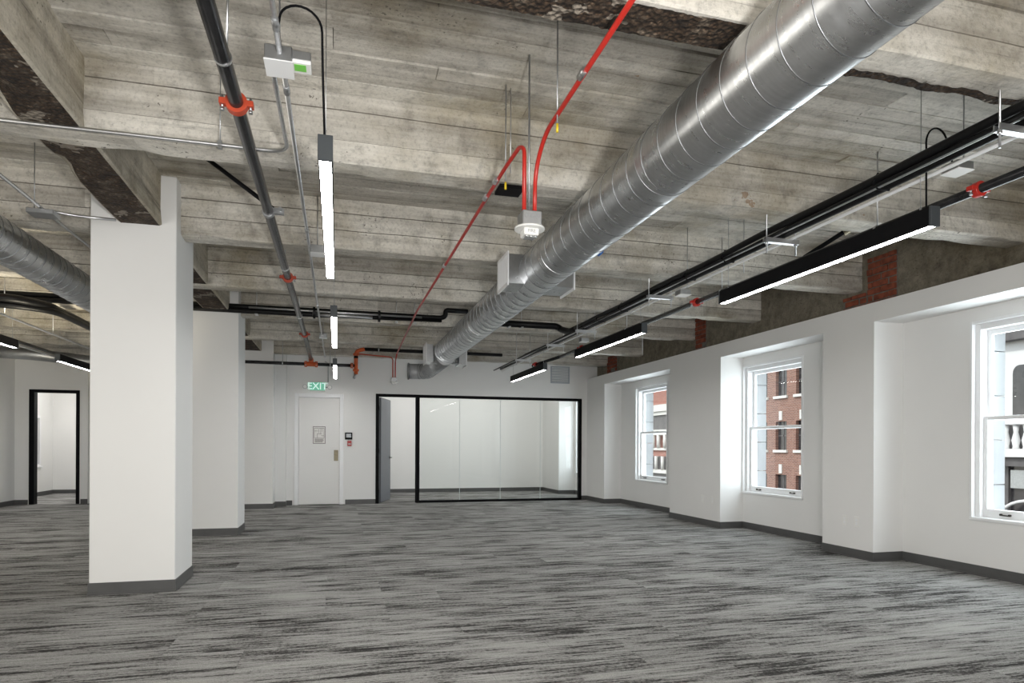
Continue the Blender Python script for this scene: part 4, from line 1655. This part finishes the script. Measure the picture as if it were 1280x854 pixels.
e = empty('mechanical_unit', (-3.1, 13.4, 2.95), 'boxed zinc air unit hung over the left aisle by the office front', 'unit')
part_box('casing', e, M['boxgrey'], -3.75, -2.5, 13.9, 14.9, 3.12, 3.5, 0.01)
part_box('access_panel', e, M['zinc'], -3.6, -2.7, 13.885, 13.9, 3.16, 3.46, 0.004)
for xx in (-3.7, -2.55):
    for yy in (13.95, 14.85):
        m = MB()
        m.cyl((xx, yy, 3.48), (xx, yy, ZS), 0.006, 8)
        m.build('hanger_rod', M['steel'], e)

# ------------------------------------------------------------------ buildings across the street
BX = 26.0


def facade_window(parent, x, y0, y1, z0, z1, wallm):
    m = MB()
    m.box(x - 0.02, x + 0.25, y0, y1, z0, z1)
    fr = m.build('facade_window', M['darkglass'], parent)
    m = MB()
    m.box(BX - 0.12, BX + 0.1, y0 - 0.12, y1 + 0.12, z0 - 0.16, z0)
    m.build('sill', M['limestone'], fr)
    m = MB()
    m.box(BX - 0.06, BX + 0.02, (y0 + y1) / 2 - 0.13, (y0 + y1) / 2 + 0.13, z1 + 0.08, z1 + 0.62)
    m.build('keystone', M['limestone'], fr)
    m = MB()
    m.box(x - 0.04, x - 0.02, (y0 + y1) / 2 - 0.04, (y0 + y1) / 2 + 0.04, z0, z1)
    m.box(x - 0.04, x - 0.02, y0, y1, (z0 + z1) / 2 - 0.04, (z0 + z1) / 2 + 0.04)
    m.build('glazing_bar', M['extdark'], fr)


BX = 26.0
b1 = empty('brick_building', (BX, 34, -8), 'sunlit red brick building seen through the middle window', 'building')
m = MB()
ys, ye = 22.0, 40.0
wins_y = [28.06, 29.87, 31.68, 33.49, 35.3]
rows = [(4.40, 6.12), (1.12, 2.85), (-2.1, -0.38), (7.7, 9.4)]
# piers and bands around real openings
cuts = sorted(wins_y)
lo = ys
for wy in cuts:
    m.box(BX, BX + 0.4, lo, wy - 0.5, -8, 12)
    zc = -8
    for (z0, z1) in sorted(rows):
        m.box(BX, BX + 0.4, wy - 0.5, wy + 0.5, zc, z0)
        zc = z1
    m.box(BX, BX + 0.4, wy - 0.5, wy + 0.5, zc, 12)
    lo = wy + 0.5
m.box(BX, BX + 0.4, lo, ye, -8, 12)
m.box(BX + 0.4, BX + 8, ys, ye, -8, 12)
m.build('brick_front', M['facade'], b1)
for wy in cuts:
    for (z0, z1) in rows:
        facade_window(b1, BX + 0.22, wy - 0.5, wy + 0.5, z0, z1, None)
# far red facade with bays (through the farthest window)
b2 = empty('corner_building', (BX, 48, -8), 'red facade with pale bay bands seen through the farthest window', 'building')
part_box('wall', b2, M['facade2'], BX, BX + 8, 41.0, 62, -8, 14)
for (z0, z1, mt, out, nm) in ((4.2, 4.75, 'limestone', 0.5, 'cornice'), (3.9, 4.2, 'limestone', 0.35, 'cornice_shelf'), (2.7, 3.9, 'extdark', 0.12, 'bay_window'),
                              (2.25, 2.7, 'limestone', 0.4, 'bay_sill'), (1.0, 1.2, 'limestone', 0.3, 'band'), (0.5, 1.0, 'facade2', 0.12, 'frieze'),
                              (-0.6, 0.5, 'extdark', 0.1, 'bay_window'), (-0.9, -0.6, 'limestone', 0.35, 'bay_sill'), (-2.6, -0.9, 'extdark', 0.1, 'shop_front')):
    part_box(nm, b2, M[mt], BX - out, BX + 0.05, 44.0, 54.0, z0, z1)
for yy in (46.0, 47.3, 48.4, 49.3, 50.6):
    m = MB()
    m.cyl((BX - 0.3, yy, 1.2), (BX - 0.3, yy, 2.25), 0.16, 12)
    m.build('pilaster', M['limestone'], b2)
    m = MB()
    m.cyl((BX - 0.3, yy + 0.4, -0.6), (BX - 0.3, yy + 0.4, 0.5), 0.14, 12)
    m.build('pilaster', M['limestone'], b2)
# white building through the nearest window
WX = 20.0
b3 = empty('white_building', (WX, 14, -8), 'sunlit white stone building with balustrade seen through the nearest window', 'building')
part_box('wall', b3, M['extwhite'], WX, WX + 6, 4, 15.6, 0.95, 12)
part_box('cornice', b3, M['extdark'], WX - 0.35, WX + 0.02, 4, 15.5, 4.55, 4.9)
part_box('cornice_ledge', b3, M['extwhite'], WX - 0.45, WX + 0.02, 4, 15.5, 4.9, 5.15)
part_box('balcony_slab', b3, M['extwhite'], WX - 0.55, WX + 0.02, 4, 15.5, 1.0, 1.25)
part_box('handrail', b3, M['extwhite'], WX - 0.5, WX - 0.2, 4, 15.45, 1.98, 2.1)
part_box('dark_panel', b3, M['extdark'], WX - 0.03, WX + 0.02, 4, 15.4, 1.25, 1.98)  # flat dark panel set on the wall behind the balusters
yy = 15.3
while yy > 8:
    m = MB()
    m.tube([(WX - 0.35, yy, 1.25), (WX - 0.35, yy, 1.33), (WX - 0.35, yy, 1.5), (WX - 0.35, yy, 1.75), (WX - 0.35, yy, 1.98)], 0.08, 12, True, 0, [0.09, 0.08, 0.115, 0.06, 0.09])
    m.build('baluster', M['extwhite'], b3)
    yy -= 0.30
for yy in (14.5, 12.4, 10.3):
    m = MB()
    n = 12
    prof = [(-0.55, 2.2), (0.55, 2.2), (0.55, 3.55)] + [(0.55 - 0.2 + 0.2 * math.cos(PI / 2 * k / 5), 3.55 + 0.25 * math.sin(PI / 2 * k / 5)) for k in range(1, 6)] + \
           [(-0.35 - 0.2 * math.sin(PI / 2 * k / 5), 3.55 + 0.25 * math.cos(PI / 2 * k / 5)) for k in range(0, 6)]
    f1 = [m.bm.verts.new((WX - 0.03, yy + a, b)) for a, b in prof]
    f2 = [m.bm.verts.new((WX + 0.05, yy + a, b)) for a, b in prof]
    m.bm.faces.new(f1)
    m.bm.faces.new(list(reversed(f2)))
    for k in range(len(prof)):
        m.bm.faces.new((f1[k], f1[(k + 1) % len(prof)], f2[(k + 1) % len(prof)], f2[k]))
    m.build('arched_window', M['darkglass'], b3)
part_box('lower_cornice', b3, M['extdark'], WX - 0.4, WX + 0.02, 4, 15.5, 0.72, 1.0)
part_box('shop_front', b3, M['darkglass'], WX, WX + 6, 4, 15.5, -8, 0.72)
part_box('shop_post', b3, M['extdark'], WX - 0.12, WX + 0.02, 15.1, 15.5, -8, 0.72)
part_box('shop_sign_band', b3, M['steel'], WX - 0.10, WX, 4, 15.05, 0.05, 0.6)
m = MB()
m.tube([(WX - 0.35, 14.2 + 1.0 * math.cos(a), -0.9 + 0.62 * math.sin(a)) for a in (PI * k / 14 for k in range(15))], 0.05, 10)
m.build('awning_hoop', M['extwhite'], b3)
m = MB()
m.box(7.5, 60, -20, 90, -8.3, -8)
tag(m.build('street', M['asphalt']), 'street between the buildings far below the windows', 'street', kind='structure')

for o in bpy.data.objects:
    if '_o' in o:
        del o['_o']
